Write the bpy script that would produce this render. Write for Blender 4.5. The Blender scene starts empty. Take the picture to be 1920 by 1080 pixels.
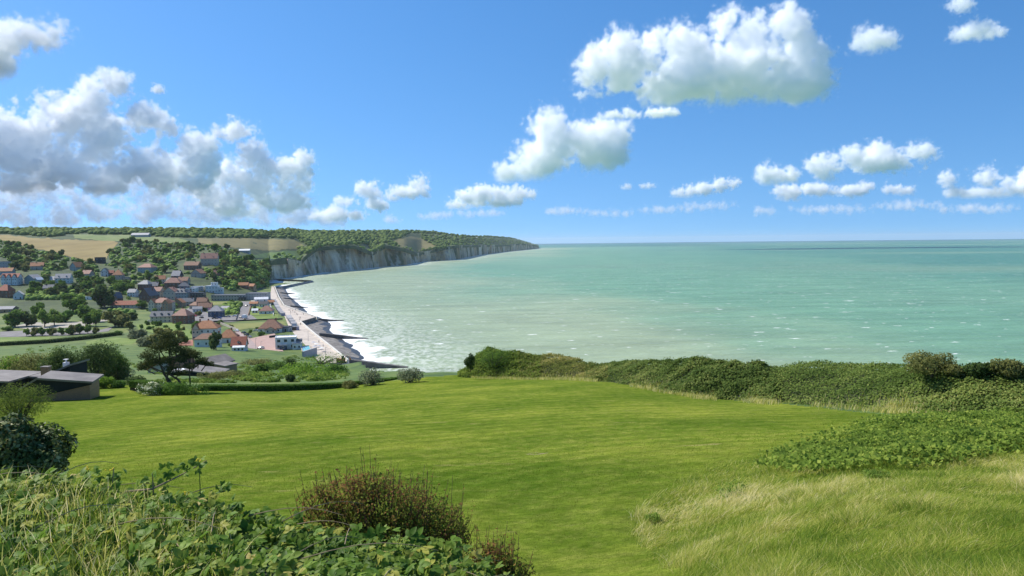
import bpy, bmesh, math, random, numpy as np
from mathutils import Vector, Matrix
R = math.radians
sc = bpy.context.scene
C = sc.collection
# ------------------------------------------------------------------ camera
F = 1386.0; EYE = 70.0; RE = 7.4e6
PITCH = math.atan(88.5/F); ROLL = R(.66)
cam = bpy.data.cameras.new('camera'); cam.lens = 36*F/1920; cam.clip_start = .1; cam.clip_end = 150000
camera = bpy.data.objects.new('camera', cam); C.objects.link(camera); sc.camera = camera
camera.matrix_world = Matrix.Translation((0, 0, EYE)) @ Matrix.Rotation(math.pi/2-PITCH, 4, 'X') @ Matrix.Rotation(-ROLL, 4, 'Z')
M3 = np.array(camera.matrix_world.to_3x3())
# ------------------------------------------------------------------ sky, sun, exposure
SUN_EL = R(50); SUN_AZ = math.atan2(-.93, .37)
w = bpy.data.worlds.new('World'); sc.world = w; w.use_nodes = True
nt = w.node_tree; bg = nt.nodes['Background']; bg.inputs[1].default_value = .14
sky = nt.nodes.new('ShaderNodeTexSky'); sky.sky_type = 'NISHITA'; sky.sun_disc = False
sky.sun_elevation = SUN_EL; sky.sun_rotation = SUN_AZ; sky.dust_density = .3; sky.ozone_density = 4.0; sky.air_density = 1.0
tc = nt.nodes.new('ShaderNodeTexCoord'); mp = nt.nodes.new('ShaderNodeVectorMath'); mp.operation = 'MULTIPLY_ADD'
mp.inputs[1].default_value = (1, 1, .9); mp.inputs[2].default_value = (0, 0, .17)
nm = nt.nodes.new('ShaderNodeVectorMath'); nm.operation = 'NORMALIZE'
hs = nt.nodes.new('ShaderNodeHueSaturation'); hs.inputs['Saturation'].default_value = 1.25; hs.inputs['Value'].default_value = .97
nt.links.new(tc.outputs['Generated'], mp.inputs[0]); nt.links.new(mp.outputs[0], nm.inputs[0]); nt.links.new(nm.outputs[0], sky.inputs[0])
nt.links.new(sky.outputs[0], hs.inputs['Color']); nt.links.new(hs.outputs[0], bg.inputs[0])
SD = Vector((math.sin(SUN_AZ)*math.cos(SUN_EL), math.cos(SUN_AZ)*math.cos(SUN_EL), math.sin(SUN_EL)))
sl = bpy.data.lights.new('sun', 'SUN'); sl.energy = 4.8; sl.angle = R(.5); sl.color = (1, .95, .86)
so = bpy.data.objects.new('sun', sl); C.objects.link(so); so.rotation_euler = SD.to_track_quat('Z', 'Y').to_euler()
vs = sc.view_settings; vs.view_transform = 'Standard'; vs.look = 'None'; vs.exposure = 0.36; vs.gamma = 1; vs.use_curve_mapping = False
cy = sc.cycles; cy.max_bounces = 50; cy.volume_bounces = 48; cy.diffuse_bounces = 3; cy.glossy_bounces = 2; cy.transmission_bounces = 3; cy.transparent_max_bounces = 8
cy.volume_step_rate = 1.6; cy.volume_max_steps = 512; cy.use_denoising = True
# ------------------------------------------------------------------ pixel <-> place
def rays(px, py):
    px = np.asarray(px, float); py = np.asarray(py, float)
    v = np.stack([(px-960)/F, (540-py)/F, -np.ones_like(px)], -1)
    return v @ M3.T
def at(px, py, Y):
    r = rays(px, py); return np.array([0, 0, EYE]) + r*(np.asarray(Y)/r[..., 1])[..., None]
def G(px, py, z):
    r = rays(px, py); return np.array([0, 0, EYE]) + r*((z-EYE)/r[..., 2])[..., None]
def sea_d(px, py):
    r = rays(px, py); t = -r[..., 2]/r[..., 1]; d = EYE/t
    for _ in range(12): d = EYE/np.maximum(t-d/(2*RE), 1e-5)
    return d
def az2px(a): return 960+np.asarray(a)*F
rng = np.random.default_rng(7); random.seed(7)
_h = rng.random((64, 64))
def vnoise(x, y):
    x = np.asarray(x, float); y = np.asarray(y, float)
    xi = np.floor(x).astype(int); yi = np.floor(y).astype(int); fx = x-xi; fy = y-yi
    fx = fx*fx*(3-2*fx); fy = fy*fy*(3-2*fy)
    g = lambda i, j: _h[i % 64, j % 64]
    return (g(xi, yi)*(1-fx)+g(xi+1, yi)*fx)*(1-fy)+(g(xi, yi+1)*(1-fx)+g(xi+1, yi+1)*fx)*fy-.5
def fbm(x, y, o=4):
    s = 0; a = 1.
    for k in range(o): s = s+a*vnoise(x*2**k+17*k, y*2**k+5*k); a *= .5
    return s
# ------------------------------------------------------------------ materials
MATS = {}
def mat(name, col, col2=None, scale=1., rough=.8, spec=.3, bump=0., detail=6, attr=None, trans=0., stretch=(1, 1, 1), cols=None, bscale=None):
    if name in MATS: return MATS[name]
    m = bpy.data.materials.new(name); m.use_nodes = True; t = m.node_tree; b = t.nodes['Principled BSDF']; L = t.links.new
    b.inputs['Roughness'].default_value = rough; b.inputs['Specular IOR Level'].default_value = spec
    cols = cols or ([col, col2] if col2 else None)
    src = None
    if cols:
        ramp = t.nodes.new('ShaderNodeValToRGB'); e = ramp.color_ramp.elements
        lo, hi = (0., 1.) if attr else (.33, .67)
        while len(e) < len(cols): e.new(.5)
        for i, c in enumerate(cols): e[i].position = lo+(hi-lo)*i/(len(cols)-1); e[i].color = (*c, 1)
        if attr:
            n = t.nodes.new('ShaderNodeAttribute'); n.attribute_name = attr; L(n.outputs['Fac'], ramp.inputs[0])
        else:
            g = t.nodes.new('ShaderNodeNewGeometry'); mpn = t.nodes.new('ShaderNodeMapping'); mpn.inputs['Scale'].default_value = stretch
            n = t.nodes.new('ShaderNodeTexNoise'); n.inputs['Scale'].default_value = scale; n.inputs['Detail'].default_value = detail; n.inputs['Roughness'].default_value = .65
            L(g.outputs['Position'], mpn.inputs[0]); L(mpn.outputs[0], n.inputs['Vector']); L(n.outputs[0], ramp.inputs[0])
        L(ramp.outputs[0], b.inputs['Base Color']); src = ramp.outputs[0]
    else: b.inputs['Base Color'].default_value = (*col, 1)
    if bump:
        g = t.nodes.new('ShaderNodeNewGeometry'); n2 = t.nodes.new('ShaderNodeTexNoise'); n2.inputs['Scale'].default_value = bscale or scale*3; n2.inputs['Detail'].default_value = 5
        bp = t.nodes.new('ShaderNodeBump'); bp.inputs['Strength'].default_value = min(1, bump); bp.inputs['Distance'].default_value = bump
        L(g.outputs['Position'], n2.inputs['Vector']); L(n2.outputs[0], bp.inputs['Height']); L(bp.outputs[0], b.inputs['Normal'])
    if trans:
        tr = t.nodes.new('ShaderNodeBsdfTranslucent'); mx = t.nodes.new('ShaderNodeMixShader'); mx.inputs[0].default_value = trans
        if src: L(src, tr.inputs[0])
        else: tr.inputs[0].default_value = (*col, 1)
        L(b.outputs[0], mx.inputs[1]); L(tr.outputs[0], mx.inputs[2]); L(mx.outputs[0], t.nodes['Material Output'].inputs[0])
    MATS[name] = m; return m
# ------------------------------------------------------------------ object helpers
def tag(o, label=None, cat=None, group=None, kind=None):
    for k, v in (('label', label), ('category', cat), ('group', group), ('kind', kind)):
        if v: o[k] = v
    return o
def new(name, me, parent=None, loc=None, rz=None):
    o = bpy.data.objects.new(name, me); C.objects.link(o)
    if parent: o.parent = parent
    if loc is not None: o.location = tuple(float(c) for c in loc)
    if rz is not None: o.rotation_euler = (0, 0, rz)
    return o
def mk(name, v, f, m=None, smooth=False):
    me = bpy.data.meshes.new(name); v = np.asarray(v, float)
    if isinstance(f, np.ndarray):
        n, k = f.shape; me.vertices.add(len(v)); me.vertices.foreach_set('co', v.ravel().astype(np.float32))
        me.loops.add(n*k); me.loops.foreach_set('vertex_index', f.ravel().astype(np.int32))
        me.polygons.add(n); me.polygons.foreach_set('loop_start', (np.arange(n)*k).astype(np.int32))
        me.update(calc_edges=True)
    else: me.from_pydata([tuple(p) for p in v], [], f)
    if m: me.materials.append(m)
    if smooth: me.polygons.foreach_set('use_smooth', [True]*len(me.polygons))
    return me
def fattr(me, name, vals, dom='FACE'):
    a = me.attributes.new(name, 'FLOAT', dom); a.data.foreach_set('value', np.asarray(vals, np.float32))
def gridf(nr, nc):
    i = np.arange(nr-1)[:, None]*nc+np.arange(nc-1)[None]; i = i.ravel()
    return np.stack([i, i+1, i+nc+1, i+nc], 1)
def bx(x0, x1, y0, y1, z0, z1):
    v = [(x, y, z) for z in (z0, z1) for x, y in ((x0, y0), (x1, y0), (x1, y1), (x0, y1))]
    return v, [(3, 2, 1, 0), (4, 5, 6, 7), (0, 1, 5, 4), (1, 2, 6, 5), (2, 3, 7, 6), (3, 0, 4, 7)]
def joinm(parts):
    V = []; Fs = []
    for v, f in parts:
        n = len(V); V += [tuple(p) for p in v]; Fs += [tuple(i+n for i in q) for q in f]
    return V, Fs
def tube(pts, rads, n=6):
    pts = np.asarray(pts, float); V = []; Fs = []
    for i, p in enumerate(pts):
        d = pts[min(i+1, len(pts)-1)]-pts[max(i-1, 0)]; d = d/(np.linalg.norm(d)+1e-9)
        a = np.cross(d, (0, 0, 1) if abs(d[2]) < .9 else (1, 0, 0)); a /= np.linalg.norm(a); b = np.cross(d, a)
        for k in range(n):
            th = 2*math.pi*k/n; V.append(p+rads[i]*(math.cos(th)*a+math.sin(th)*b))
    for i in range(len(pts)-1):
        for k in range(n): Fs.append((i*n+k, i*n+(k+1) % n, (i+1)*n+(k+1) % n, (i+1)*n+k))
    Fs.append(tuple(range(n-1, -1, -1))); Fs.append(tuple((len(pts)-1)*n+k for k in range(n)))
    return V, Fs
def inpoly(x, y, poly):
    x = np.asarray(x); y = np.asarray(y); r = np.zeros(x.shape, bool); n = len(poly)
    for i in range(n):
        x1, y1 = poly[i]; x2, y2 = poly[(i+1) % n]
        c = ((y1 > y) != (y2 > y)) & (x < (x2-x1)*(y-y1)/((y2-y1) or 1e-9)+x1); r ^= c
    return r
# leaf quads: centres, outward normals, sizes -> one mesh
def leaves(name, c, nrm, size, m, jit=.7, aspect=.6, val=None):
    n = len(c); nrm = nrm+rng.normal(size=(n, 3))*jit; nrm /= np.linalg.norm(nrm, axis=1)[:, None]+1e-9
    t = np.cross(nrm, rng.normal(size=(n, 3))); t /= np.linalg.norm(t, axis=1)[:, None]+1e-9; b = np.cross(nrm, t)
    s = (np.asarray(size)*(.6+.8*rng.random(n)))[:, None]
    v = np.stack([c-t*s, c+b*s*aspect-nrm*s*.2, c+t*s, c-b*s*aspect-nrm*s*.2], 1).reshape(-1, 3)
    f = np.arange(4*n).reshape(n, 4); me = mk(name, v, f, m)
    fattr(me, 'v', rng.random(n) if val is None else val); return me
def lobes_pts(lobes, n, shell=.35):
    L = np.array([l[:6] for l in lobes], float); area = (L[:, 3]*L[:, 4]+L[:, 3]*L[:, 5]+L[:, 4]*L[:, 5]); k = rng.choice(len(L), n, p=area/area.sum())
    q = rng.normal(size=(n, 3)); q /= np.linalg.norm(q, axis=1)[:, None]
    lump = 1+.35*fbm(q[:, 0]*2.2+k*3.1, q[:, 1]*2.2+q[:, 2]*2.9, 2)
    r = (1-shell*rng.random(n)**1.5)*lump
    return L[k, :3]+q*r[:, None]*L[k, 3:6], q
# ------------------------------------------------------------------ terrain functions
# near hill: control points (px, py, distance) of the bare ground, fitted by a thin-plate spline on (azimuth, log distance)
NEAR = [(1000,1080,17),(700,900,30),(200,900,31),(400,760,79),(137,753,92),(600,735,107),(870,706,120),(960,840,40),(960,760,65),(960,722,95),
 (1650,776,50),(1300,746,70),(1100,714,95),(1250,1000,20.5),(1200,950,23),(1450,850,33),
 (1900,1080,9),(1900,870,24),(1600,920,18),(1320,1030,16),(1750,815,33),(2300,1050,9),(2300,850,25),(2300,780,48),
 (0,700,150),(0,660,350),(200,690,200),(200,660,350),(300,705,140),(300,672,300),(430,737,103),(430,706,150),(450,685,270),(450,672,360),
 (560,716,125),(560,700,180),(560,690,260),(560,678,320),(640,713,130),(640,705,200),(640,699,300),(-500,700,150),(-500,665,350),(-500,760,92),(-500,900,31)]
NEARZ = [(0,3,67.9),(400,3,67.9),(800,3,67.9),(1100,3,68.0),(1600,3,67.9),(0,6,67.0),(400,6,66.9),(800,6,66.6),(1100,6,66.3),(1600,6,66.7),
 (0,10,65.0),(400,10,64.8),(800,10,64.4),(1100,10,64.2),(100,15,63.1),(600,15,62.8),(-600,4,67.6),(-600,10,65),(2400,4,67.6),(-200,1.5,68.2),(900,1.5,68.3),(2100,1.5,68.2),
 (0,480,5),(300,480,5),(560,430,6),(640,372,7),(-500,480,5),(0,600,-4),(400,560,-4),(640,440,-3),(-500,600,-4),(720,140,45.5),(800,132,46.5),(720,260,30),
 (1000,125,47),(1300,92,51.5),(1600,74,54),(1900,62,55.5),(2300,58,56)]
def _near():
    P = []
    for px, py, d in NEAR: q = at(px, py, d); P.append((q[0]/d, d, q[2]))
    for px, d, z in NEARZ: P.append(((px-960)/F, d, z))
    return np.array(P)
_NP = _near()
def _nc(a, d): return np.stack([a*3.2, np.log(d)*1.6], -1)
def _U(r2): return .5*r2*np.log(r2+1e-9)
_X = _nc(_NP[:, 0], _NP[:, 1]); _n = len(_X)
_K = _U(((_X[:, None]-_X[None])**2).sum(-1))+np.eye(_n)*.02; _Pm = np.hstack([np.ones((_n, 1)), _X])
_A = np.block([[_K, _Pm], [_Pm.T, np.zeros((3, 3))]]); _W = np.linalg.solve(_A, np.concatenate([_NP[:, 2]-(65-.155*_NP[:, 1]), np.zeros(3)]))
EDGE_PX = [-2500, 560, 600, 650, 680, 720, 800, 870, 960, 1100, 1300, 1500, 1700, 1900, 2400, 4500]
EDGE_D = [560, 520, 470, 395, 230, 145, 132, 134, 128, 116, 92, 80, 70, 64, 55, 40]
def edge_d(a): return np.interp(az2px(a), EDGE_PX, EDGE_D)
def near_z(x, y):
    a = np.clip(x/y, -1.6, 1.6); d = np.maximum(y, .8); sh = a.shape; X = _nc(a.ravel(), d.ravel()); out = np.empty(len(X))
    for i in range(0, len(X), 20000):
        q = X[i:i+20000]; out[i:i+20000] = _U(((q[:, None]-_X[None])**2).sum(-1)) @ _W[:_n]+_W[_n]+q @ _W[_n+1:]
    z = out.reshape(sh)+65-.155*d
    z = z+.12*fbm(x/6., y/6., 3)*np.clip((d-8)/20, 0, 1)
    e = edge_d(a)*(1+.03*fbm(a*40, a*0, 2)); over = np.maximum(d-e, 0)
    return np.where(az2px(a) > 640, z-over*2.2, z)
# hills: columns of (distance, row) seen from the camera
VZ = 6.0
HC = {-900: [(700,VZ),(760,12),(900,28),(1100,52),(1400,88),(1550,96),(1950,114),(2500,110)],
 0: [(700,VZ),(740,11),(860,28),(1050,49),(1350,86),(1550,96),(1900,113),(2500,108)],
 100: [(690,VZ),(740,10),(880,27),(1060,46),(1330,75),(1550,94),(1900,110),(2500,105)],
 200: [(690,VZ),(760,10),(900,25),(1080,42),(1250,62),(1500,86),(1900,108),(2500,104)],
 300: [(740,VZ),(820,10),(930,24),(1060,43),(1200,61),(1450,82),(1900,107),(2500,104)],
 400: [(840,VZ),(890,11),(960,27),(1040,43),(1150,59),(1420,79),(1900,104),(2500,102)],
 470: [(930,VZ),(970,10),(1030,22),(1100,33),(1230,46),(1470,66),(1920,102),(2500,103)],
 505: [(1120,5),(1150,8),(1200,20),(1260,30),(1420,37),(1600,58),(1980,97),(2600,103)]}
CLB = [(508,526),(567,517),(605,511),(680,505),(708,501),(761,497),(792,491),(855,487),(902,478),(949,472),(985,468.5),(1011,466)]
CLT = [(508,487),(542,486),(564,490),(577,476),(595,463),(642,459),(667,460),(699,473),(724,459),(755,465),(783,475),(817,468),(855,460),(902,460),(949,459),(980,457),(1000,459),(1011,461)]
SKY = [(480,424),(542,426),(574,430),(620,431),(711,430),(761,430),(811,432),(855,438),(886,441),(917,441),(964,445),(992,453),(1011,460)]
def coast_d(px):
    px = np.asarray(px, float); return sea_d(px, np.interp(px, *zip(*CLB)))
def cliff_top(px): d = coast_d(px)+12; return d, at(px, np.interp(px, *zip(*CLT)), d)[..., 2]
def _colz(px):      # profile of the land along one column, resampled to 8 knots
    ks = sorted(HC)
    if px <= 505:
        i = min(max(np.searchsorted(ks, px)-1, 0), len(ks)-2); f = (px-ks[i])/(ks[i+1]-ks[i]); f = min(max(f, 0), 1)
        return np.array(HC[ks[i]])*(1-f)+np.array(HC[ks[i+1]])*f
    d, z = cliff_top(px); zs = at(px, np.interp(px, *zip(*SKY)), d+650)[2]-9
    zs = max(zs, z+2); k = min(1, (px-505)/40)
    A = np.array([(d-8, z-8), (d, z), (d+60, z+(zs-z)*.10), (d+150, z+(zs-z)*.30), (d+280, z+(zs-z)*.58), (d+450, z+(zs-z)*.85), (d+650, zs), (d+1500, zs-8)])
    z5 = np.interp(A[:, 0], *zip(*HC[505])); A[1:, 1] = A[1:, 1]*k+z5[1:]*(1-k)
    return A
FPX = np.concatenate([np.linspace(-900, 0, 60), np.linspace(6, 505, 120), np.linspace(505.3, 1011, 170)])
FCOL = np.array([_colz(p) for p in FPX])
def far_z(x, y):
    px = az2px(x/y); i = np.clip(np.searchsorted(FPX, px)-1, 0, len(FPX)-2); f = np.clip((px-FPX[i])/(FPX[i+1]-FPX[i]), 0, 1)
    col = FCOL[i]*(1-f)[..., None, None]+FCOL[i+1]*f[..., None, None]; d = y[..., None]
    D = col[..., 0]; Z = col[..., 1]; j = np.clip((D <= d).sum(-1)-1, 0, 6)[..., None]
    d0 = np.take_along_axis(D, j, -1)[..., 0]; d1 = np.take_along_axis(D, j+1, -1)[..., 0]; z0 = np.take_along_axis(Z, j, -1)[..., 0]; z1 = np.take_along_axis(Z, j+1, -1)[..., 0]
    k = np.clip((y-d0)/(d1-d0), 0, 1); z = z0+(z1-z0)*k+1.6*fbm(x/90., y/90., 3)*np.clip((z0-9)/12, 0, 1)
    return np.where((y < D[..., 0]) | (px > 1012), -30., z)
PROM = [(-900,600),(505,537),(513,537),(516,545),(521,558),(530,573),(591,595),(563,603.5),(591,628),(652,676),(655,684),(640,690)]
def ground(x, y):
    x = np.asarray(x, float); y = np.asarray(y, float); px = az2px(x/y)
    n = np.where(y < 620, near_z(x, np.minimum(y, 620)), -30.)
    z = np.maximum(n, far_z(x, y))
    lim = np.interp(y, [330, 395, 470, 500, 620, 1130, 1200], [655, 640, 590, 565, 530, 512, 508])
    return np.maximum(z, np.where((y > 380) & (y < 1200) & (px < lim), VZ-.02, -30.))
_dd = np.geomspace(5, 9000, 700)
def T(px, py):      # where the line of sight of a pixel meets the ground
    r = rays(px, py); u = r/r[1]; z = EYE+u[2]*_dd; g = ground(u[0]*_dd, _dd); h = np.nonzero(g >= z)[0]
    if not len(h): i = int(np.argmin(z-g))
    else: i = h[0]
    if i:
        a = z[i-1]-g[i-1]; b = g[i]-z[i]; f = a/(a+b) if a+b > 0 else 0; d = _dd[i-1]+(_dd[i]-_dd[i-1])*min(max(f, 0), 1)
    else: d = _dd[0]
    x = u[0]*d; return np.array([x, d, float(ground(np.array([x]), np.array([d]))[0])])
def TV(px, py):
    return np.array([T(a, b) for a, b in zip(px, py)])
# ------------------------------------------------------------------ terrain meshes
lawn_m = bpy.data.materials.new('mown_grass'); lawn_m.use_nodes = True
def _lawn(m):
    t = m.node_tree; L = t.links.new; b = t.nodes['Principled BSDF']; b.inputs['Roughness'].default_value = 1; b.inputs['Specular IOR Level'].default_value = 0
    g = t.nodes.new('ShaderNodeNewGeometry')
    def noise(sc_, det, st=(1, 1, 1), rot=0, ro=.6):
        mpn = t.nodes.new('ShaderNodeMapping'); mpn.inputs['Scale'].default_value = st; mpn.inputs['Rotation'].default_value = (0, 0, rot)
        n = t.nodes.new('ShaderNodeTexNoise'); n.inputs['Scale'].default_value = sc_; n.inputs['Detail'].default_value = det; n.inputs['Roughness'].default_value = ro
        L(g.outputs['Position'], mpn.inputs[0]); L(mpn.outputs[0], n.inputs['Vector']); return n.outputs[0]
    def ramp(s, a, b_, ca, cb):
        r = t.nodes.new('ShaderNodeValToRGB'); e = r.color_ramp.elements; e[0].position = a; e[1].position = b_; e[0].color = (*ca, 1); e[1].color = (*cb, 1); L(s, r.inputs[0]); return r.outputs[0]
    def mix(f, a, b_, mode='MIX'):
        x = t.nodes.new('ShaderNodeMix'); x.data_type = 'RGBA'; x.blend_type = mode
        if isinstance(f, float): x.inputs[0].default_value = f
        else: L(f, x.inputs[0])
        L(a, x.inputs[6]); L(b_, x.inputs[7]) if not isinstance(b_, tuple) else setattr(x.inputs[7], 'default_value', (*b_, 1)); return x.outputs[2]
    c = ramp(noise(.16, 5, (1, .55, 1), .3), .36, .64, (.092, .152, .018), (.178, .226, .032))
    stripes = noise(.55, 3, (.12, 1, 1), -.25)
    c = mix(ramp(stripes, .4, .62, (0, 0, 0), (.55, .55, .55)), c, (.105, .168, .018))
    c = mix(ramp(noise(1.6, 6, (1, .8, 1), 0, .75), .45, .75, (0, 0, 0), (.8, .8, .8)), c, (.215, .235, .055))
    c = mix(ramp(noise(14, 4, (1, 1, 1), 0, .8), .35, .7, (.62, .62, .62), (1.2, 1.2, 1.2)), c, c, 'MIX') if False else c
    fine = ramp(noise(4.5, 8, (.6, 1.1, 1), .2, .88), .32, .68, (.42, .48, .4), (1.5, 1.42, 1.45))
    c = mix(1.0, c, fine, 'MULTIPLY')
    c = mix(1.0, c, ramp(noise(.8, 8, (.8, 1.2, 1), .4, .72), .34, .66, (.70, .76, .68), (1.26, 1.16, 1.25)), 'MULTIPLY')
    c = mix(1.0, c, ramp(noise(.07, 3, (1, 1.6, 1), .2, .5), .38, .62, (.82, .88, .8), (1.15, 1.1, 1.1)), 'MULTIPLY')
    c = mix(ramp(noise(.5, 5, (.35, 1.6, 1), .15, .7), .635, .70, (0, 0, 0), (.7, .7, .7)), c, (.30, .25, .11))
    wm_ = t.nodes.new('ShaderNodeMapping'); wm_.inputs['Location'].default_value = (-9, -22, 0); wt = t.nodes.new('ShaderNodeTexWave'); wt.wave_type = 'RINGS'; wt.rings_direction = 'Z'; wt.inputs['Scale'].default_value = .16; wt.inputs['Distortion'].default_value = 2.5; wt.inputs['Detail'].default_value = 3; wt.inputs['Detail Scale'].default_value = .6
    L(g.outputs['Position'], wm_.inputs[0]); L(wm_.outputs[0], wt.inputs['Vector']); c = mix(1.0, c, ramp(wt.outputs['Fac'], .25, .75, (.91, .92, .90), (1.08, 1.06, 1.08)), 'MULTIPLY')
    bpt = T(1035, 846); vd = t.nodes.new('ShaderNodeVectorMath'); vd.operation = 'DISTANCE'; vd.inputs[1].default_value = tuple(bpt); nv_ = t.nodes.new('ShaderNodeVectorMath'); nv_.operation = 'MULTIPLY_ADD'; nq = t.nodes.new('ShaderNodeTexNoise'); nq.inputs['Scale'].default_value = 1.8; nq.inputs['Detail'].default_value = 5; L(g.outputs['Position'], nq.inputs['Vector']); L(nq.outputs['Color'], nv_.inputs[0]); nv_.inputs[1].default_value = (1.6, 1.6, 1.6); L(g.outputs['Position'], nv_.inputs[2]); L(nv_.outputs[0], vd.inputs[0])
    c = mix(ramp(vd.outputs['Value'], .85, 1.0, (.8, .8, .8), (0, 0, 0)), c, (.24, .20, .13)) if False else mix(ramp(vd.outputs['Value'], .95, 1.0, (.75, .75, .75), (0, 0, 0)), c, (.26, .22, .13))
    L(c, b.inputs['Base Color'])
    bp = t.nodes.new('ShaderNodeBump'); bp.inputs['Strength'].default_value = .7; bp.inputs['Distance'].default_value = .06; L(noise(11, 6, (1, 1, 1), 0, .8), bp.inputs['Height']); L(bp.outputs[0], b.inputs['Normal'])
_lawn(lawn_m)
rough_m = mat('rough_turf', None, cols=[(.045, .085, .016), (.085, .14, .022), (.16, .19, .04)], scale=.12, bump=.3, bscale=.8)
na = np.concatenate([np.linspace(-1.55, -.75, 40), np.linspace(-.74, .78, 300), np.linspace(.8, 1.55, 40)])
nd = np.concatenate([np.geomspace(.9, 8, 30), np.geomspace(8.2, 180, 190), np.geomspace(182, 560, 60)])
AA, DD = np.meshgrid(na, nd); XX = AA*DD
ZZ = near_z(XX, DD); ZZ = np.maximum(ZZ, -4)
me = mk('grass_hill', np.stack([XX, DD, ZZ], -1).reshape(-1, 3), gridf(len(nd), len(na)), lawn_m, True); me.materials.append(rough_m)
fc = np.stack([XX, DD], -1).reshape(-1, 2)[gridf(len(nd), len(na))].mean(1); fpx = az2px(fc[:, 0]/fc[:, 1])
rough = fc[:, 1] > np.interp(fpx, [-900, 0, 250, 420, 560, 640, 700, 860, 960, 1100, 1300, 1650, 1800, 2600], [125, 125, 116, 106, 112, 116, 116, 124, 112, 98, 72, 50.5, 40, 30])
me.polygons.foreach_set('material_index', rough.astype(np.int32))
tag(new('grass_hill', me), kind='structure')
# far hills
KD = 46
rows = []
for k in range(KD):
    s = k/(KD-1)*7; j = min(int(s), 6); f = s-j; rows.append(FCOL[:, j]*(1-f)+FCOL[:, j+1]*f)
rows = np.array(rows); HX = (FPX-960)/F*rows[..., 0]; HZ = far_z(HX, rows[..., 0]+1e-3)
HZ = np.where(HZ < -20, rows[..., 1], HZ); HZ[0] -= 1.5
hill_m = mat('scrubby_hillside', None, cols=[(.022, .04, .012), (.05, .075, .02), (.09, .11, .035)], scale=.03, bump=.5, bscale=.15)
hq = gridf(KD, len(FPX)); hq = hq
tag(new('hills', mk('hills', np.stack([HX, rows[..., 0], HZ], -1).reshape(-1, 3), hq, hill_m, True)), kind='structure')
# chalk cliff: a folded face along the coast
chalk = bpy.data.materials.new('chalk'); chalk.use_nodes = True
def _chalk(t):
    L = t.links.new; b = t.nodes['Principled BSDF']; b.inputs['Roughness'].default_value = .9; b.inputs['Specular IOR Level'].default_value = .1
    g = t.nodes.new('ShaderNodeNewGeometry')
    def nz(sx, s, d, lo, hi, c0, c1):
        mpn = t.nodes.new('ShaderNodeMapping'); mpn.inputs['Scale'].default_value = sx; n = t.nodes.new('ShaderNodeTexNoise'); n.inputs['Scale'].default_value = s; n.inputs['Detail'].default_value = d; n.inputs['Roughness'].default_value = .65
        r = t.nodes.new('ShaderNodeValToRGB'); e = r.color_ramp.elements; e[0].position = lo; e[1].position = hi; e[0].color = (*c0, 1); e[1].color = (*c1, 1)
        L(g.outputs['Position'], mpn.inputs[0]); L(mpn.outputs[0], n.inputs['Vector']); L(n.outputs[0], r.inputs[0]); return r.outputs[0]
    def mix(f, a, c):
        x = t.nodes.new('ShaderNodeMix'); x.data_type = 'RGBA'; L(f, x.inputs[0]); L(a, x.inputs[6]); x.inputs[7].default_value = (*c, 1); return x.outputs[2]
    c = nz((1, 1, .3), .022, 9, .36, .64, (.20, .165, .12), (.68, .61, .49))
    c = mix(nz((1, 1, .5), .009, 7, .46, .60, (0, 0, 0), (.8, .8, .8)), c, (.34, .22, .10))
    c = mix(nz((1, 1, .6), .014, 8, .50, .57, (0, 0, 0), (.95, .95, .95)), c, (.06, .085, .03))
    c = mix(nz((.2, .2, 3), .12, 4, .56, .66, (0, 0, 0), (.5, .5, .5)), c, (.22, .21, .2))
    L(c, b.inputs['Base Color'])
_chalk(chalk.node_tree)
cpx = np.linspace(507, 1011, 760); cd = coast_d(cpx); _, ctz = cliff_top(cpx); cd2 = cd+12; NV = 20
cx = (cpx-960)/F
vv = np.linspace(0, 1, NV)[:, None]
cum = np.concatenate([[0], np.cumsum(np.hypot(np.diff(cx*cd), np.diff(cd)))])
but = 46*fbm(cum/110., cum*0, 3)+20*fbm(cum/30., cum*0+9, 3)       # buttresses and gullies
slump = np.clip(fbm(cum/170.+3, cum*0+2, 2)*3.2, 0, 1)
prof = (10+55*slump[None])*(vv**1.2)+ (but[None]*(.45+.55*vv))+10*fbm(cum[None]/18.+vv*1.3, vv*5+cum[None]/60, 3)
zb = -cd**2/(2*RE)-1
cz = zb[None]+(ctz-zb)[None]*(1-(1-vv)**1.0)
cY = cd[None]+prof*.9; cY[-1] = np.maximum(cY[-1], cY[-2]); cX = cx[None]*cY
cz[-1] += 1.0
tag(new('chalk_cliff', mk('chalk_cliff', np.stack([cX, cY, cz], -1).reshape(-1, 3), gridf(NV, len(cpx)), chalk, False)), kind='structure')
# valley floor with the promenade edge
valley_m = mat('valley_turf', None, cols=[(.05, .085, .02), (.10, .145, .03), (.17, .19, .05)], scale=.05, bump=.2, bscale=.6)
WALLPX = [(652,677),(622,652.5),(591,628),(577,616),(563,603.5),(578,599.5),(592,595),(560,584),(530,573),(521,558),(516,545),(513,537)]
WALL = [G(px, py, VZ) for px, py in WALLPX]
pv = [(-1100, 372, VZ-.05), (-150, 340, VZ-.05), (WALL[0][0]-1, WALL[0][1]-4, VZ-.05)]+[(p[0], p[1], VZ-.05) for p in WALL]+[(WALL[-1][0], 1200, VZ-.05), (-1500, 1200, VZ-.05)]
tag(new('valley_floor', mk('valley_floor', pv, [tuple(range(len(pv)))], valley_m)), kind='structure')
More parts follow.
